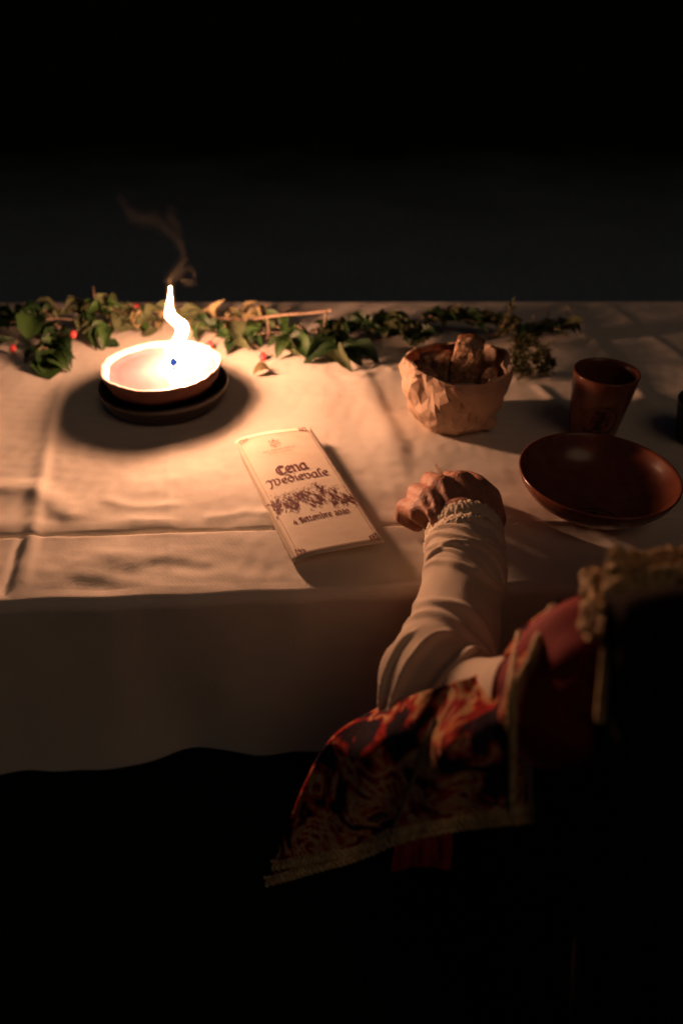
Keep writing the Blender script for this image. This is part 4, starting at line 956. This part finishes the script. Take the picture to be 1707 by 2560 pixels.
braid(sub(colpts(87), 6), .004, tap, pitch=.009, rad=.0013, lift=.004); braid(sub(colpts(75), 6), .004, tap, pitch=.009, rad=.0013, lift=.004)
v, f = tube(catmull(sub(colpts(nu-1), 6), 60), [.0028]*60, 6); wobj('dark_seam_cord', v, f, M['mantle'], tap)
v, f = tube(catmull([*[sv[j_*nu+34]+(CAM-sv[j_*nu+34]).normalized()*.0025 for j_ in (12, 22, 34, 46, 58)]], 30), [.0013]*30, 6); wobj('seam_cord', v, f, M['twig'], tap)
# red lining showing under the hem
LIN = [[(1000, 2060, .475), (985, 2130, .485), (975, 2180, .50)], [(1060, 2050, .465), (1060, 2120, .472), (1050, 2165, .485)], [(1130, 2040, .450), (1130, 2120, .462), (1125, 2175, .475)]]
lv = netsurf(LIN, 40, 24, .002); solid(wobj('red_lining', lv, grid_faces(40, 24), M['red'], pr), .002, 0)
# red bodice and skirt: loft round the torso; puffed shoulder
def loft(rings, n=60, rip=.0, k=9):
    v = []
    for j, (c_, rx, ry) in enumerate(rings):
        for i in range(n):
            a = 2*PI*i/n; w_ = 1+rip*math.sin(k*a+j*.3); v.append((c_[0]+rx*w_*math.cos(a), c_[1]+ry*w_*math.sin(a), c_[2]))
    return v, grid_faces(n, len(rings), True)
v, f = loft([((.32, .205, z_(.19)), .065, .06), ((.32, .20, z_(.165)), .12, .075), ((.32, .195, z_(.11)), .15, .10), ((.32, .18, z_(.02)), .155, .125), ((.32, .165, z_(-.07)), .15, .125), ((.32, .165, z_(-.15)), .165, .145), ((.32, .19, .50), .19, .165)], 72, .012)
wobj('dark_bodice', v, f, M['mantle'], pr)
sk = MB(); v = []
for j in range(16):                                  # lap
    y = .09+.60*j/15; k = math.sin(PI*min(1, max(.06, j/15*.86+.07)))**.35
    for i in range(60): a = 2*PI*i/60; v.append((.32+.185*k*math.cos(a)*(1+.02*math.sin(9*a+j*.5)), y, max(.452, .548+.097*k*math.sin(a)+.003*math.sin(7*a+j*.8))))
sk.add((v, grid_faces(60, 16, True))); v = []
for j in range(12):                                  # fall in front of the shins
    z = .56-.53*j/11
    for i in range(72): a = 2*PI*i/72; rr_ = (.15+.05*j/11)*(1+.05*math.sin(11*a+.2*j)); v.append((.32+rr_*1.2*math.cos(a), .57+rr_*math.sin(a), z))
sk.add((v, grid_faces(72, 12, True))); wobj('dark_skirt', sk.v, sk.f, M['mantle'], pr)
# puffed red upper sleeve round shoulder and upper arm
SHP = atD(1484, 1668, .362)
path = catmull([SHP+Vector((.05, -.004, -.004)), SHP+Vector((.015, 0, .001)), SHP+Vector((-.001, .006, -.012)), SHP+Vector((-.004, .014, -.034)), SHP+Vector((-.004, .02, -.06))], 40)
v = []; 
for k, p in enumerate(path):
    t = (path[min(k+1, 39)]-path[max(k-1, 0)]).normalized(); a = t.cross(Vector((0, 1, 0))).normalized(); b_ = t.cross(a); r = .035+.005*math.sin(PI*min(1, k/26))-.008*max(0, k/39-.5)
    for i in range(56): an = 2*PI*i/56; v.append(p+(a*math.cos(an)+b_*math.sin(an))*(r+.0012*math.sin(an*7+k*.12)))
wobj('red_puffed_sleeve', v, grid_faces(56, 40, True), M['red'], pr)
up_ = catmull([SH+Vector((.03, 0, -.004)), SH, SH.lerp(EL, .5)+Vector((.004, .006, -.016)), SH.lerp(EL, .8)+Vector((.001, .009, -.010))], 24)
v, f = tube(up_[:13], [.037-.003*k/23 for k in range(13)], 28); wobj('red_under_sleeve', v, f, M['red'], pr)
v, f = tube(up_[11:], [.0335-.002*k/23 for k in range(13)], 28); wobj('linen_upper_sleeve', v, f, M['linen'], pr)
# dark mantle over the back with gold collar
MN = [[(1512, 1502, 0.357), (1512, 1508, .282), (1500, 1640, .300), (1480, 1950, .340), (1440, 2300, .400), (1420, 2700, .47)],
      [(1600, 1494, 0.343), (1600, 1500, .268), (1590, 1640, .284), (1580, 1950, .315), (1550, 2300, .365), (1520, 2700, .42)],
      [(1720, 1477, 0.333), (1720, 1483, .258), (1720, 1640, .272), (1710, 1950, .298), (1690, 2300, .335), (1650, 2700, .38)],
      [(1950, 1462, 0.320), (1950, 1468, .245), (1950, 1640, .256), (1940, 1950, .278), (1900, 2300, .305), (1850, 2700, .34)],
      [(2300, 1442, 0.305), (2300, 1448, .230), (2320, 1640, .238), (2300, 1950, .255), (2250, 2300, .275), (2180, 2700, .30)],
      [(2900, 1442, 0.290), (2900, 1448, .215), (2950, 1640, .22), (2950, 1950, .235), (2900, 2300, .25), (2800, 2700, .27)]]
mv = netsurf(MN, 70, 70, .003); mant = wobj('dark_mantle', mv, grid_faces(70, 70), M['mantle'], pr); solid(mant, .003, 0)
def fringe(path, width, name, seed):
    rnd = random.Random(seed); mb = MB()
    P = catmull(path, 60)
    for k, p in enumerate(P):
        for q_ in range(7):
            t = (P[min(k+1, 59)]-P[max(k-1, 0)]).normalized(); nrm = (CAM-p).normalized(); sd_ = t.cross(nrm).normalized()
            an_ = rnd.uniform(0, 2*PI); ro_ = width*.62*rnd.uniform(.75, 1.0); c_ = p+sd_*math.sin(an_)*ro_+nrm*math.cos(an_)*ro_+t*rnd.uniform(-.002, .002); a = rnd.uniform(0, 6); r = rnd.uniform(.0018, .0034)
            pts = [c_+(t*math.cos(a+s_*1.4)+sd_*math.sin(a+s_*1.4))*r*1.6+nrm*rnd.uniform(0, .002) for s_ in range(5)]
            mb.add(tube(catmull(pts, 9), [r*.42]*9, 5))
    return wobj(name, mb.v, mb.f, M['gold'], mant)
fringe([atD(1525, 1455, .345), atD(1575, 1460, .350), atD(1640, 1460, .352), atD(1740, 1450, .35), atD(1900, 1440, .34)], .022, 'gold_collar', 1)
fringe([atD(1530, 1495, .330), atD(1585, 1500, .330), atD(1650, 1498, .328), atD(1740, 1490, .32), atD(1900, 1480, .31)], .020, 'gold_collar', 5)
fringe([atD(1520, 1440, .340), atD(1518, 1490, .330), atD(1520, 1535, .318), atD(1524, 1575, .308)], .013, 'gold_collar_edge', 2)
v, f = tube(catmull([atD(1518, 1560, .292), atD(1512, 1640, .298), atD(1505, 1720, .304), atD(1498, 1800, .312)], 30), [.0022]*30, 6); wobj('mantle_piping', v, f, M['gold'], mant)

# toothpick held between finger and thumb
TPM = leafmat('toothpick wood', (.8, .68, .5), (.88, .78, .62), .7, .55)
[q for q in TPM.node_tree.nodes if q.type == 'BSDF_TRANSLUCENT'][0].inputs[0].default_value = (.9, .85, .78, 1)
a, b_ = at(1088, 1160, .062), at(1122, 1218, .044)
tp = empty('toothpick', (b_.x, b_.y, b_.z), 'pale wooden toothpick held upright in the closed hand', 'toothpick')
q = [a.lerp(b_, k/9) for k in range(10)]; v, f = tube(q, [.0007, .0013]+[.0016]*8, 8); wobj('stick', v, f, TPM, tp)
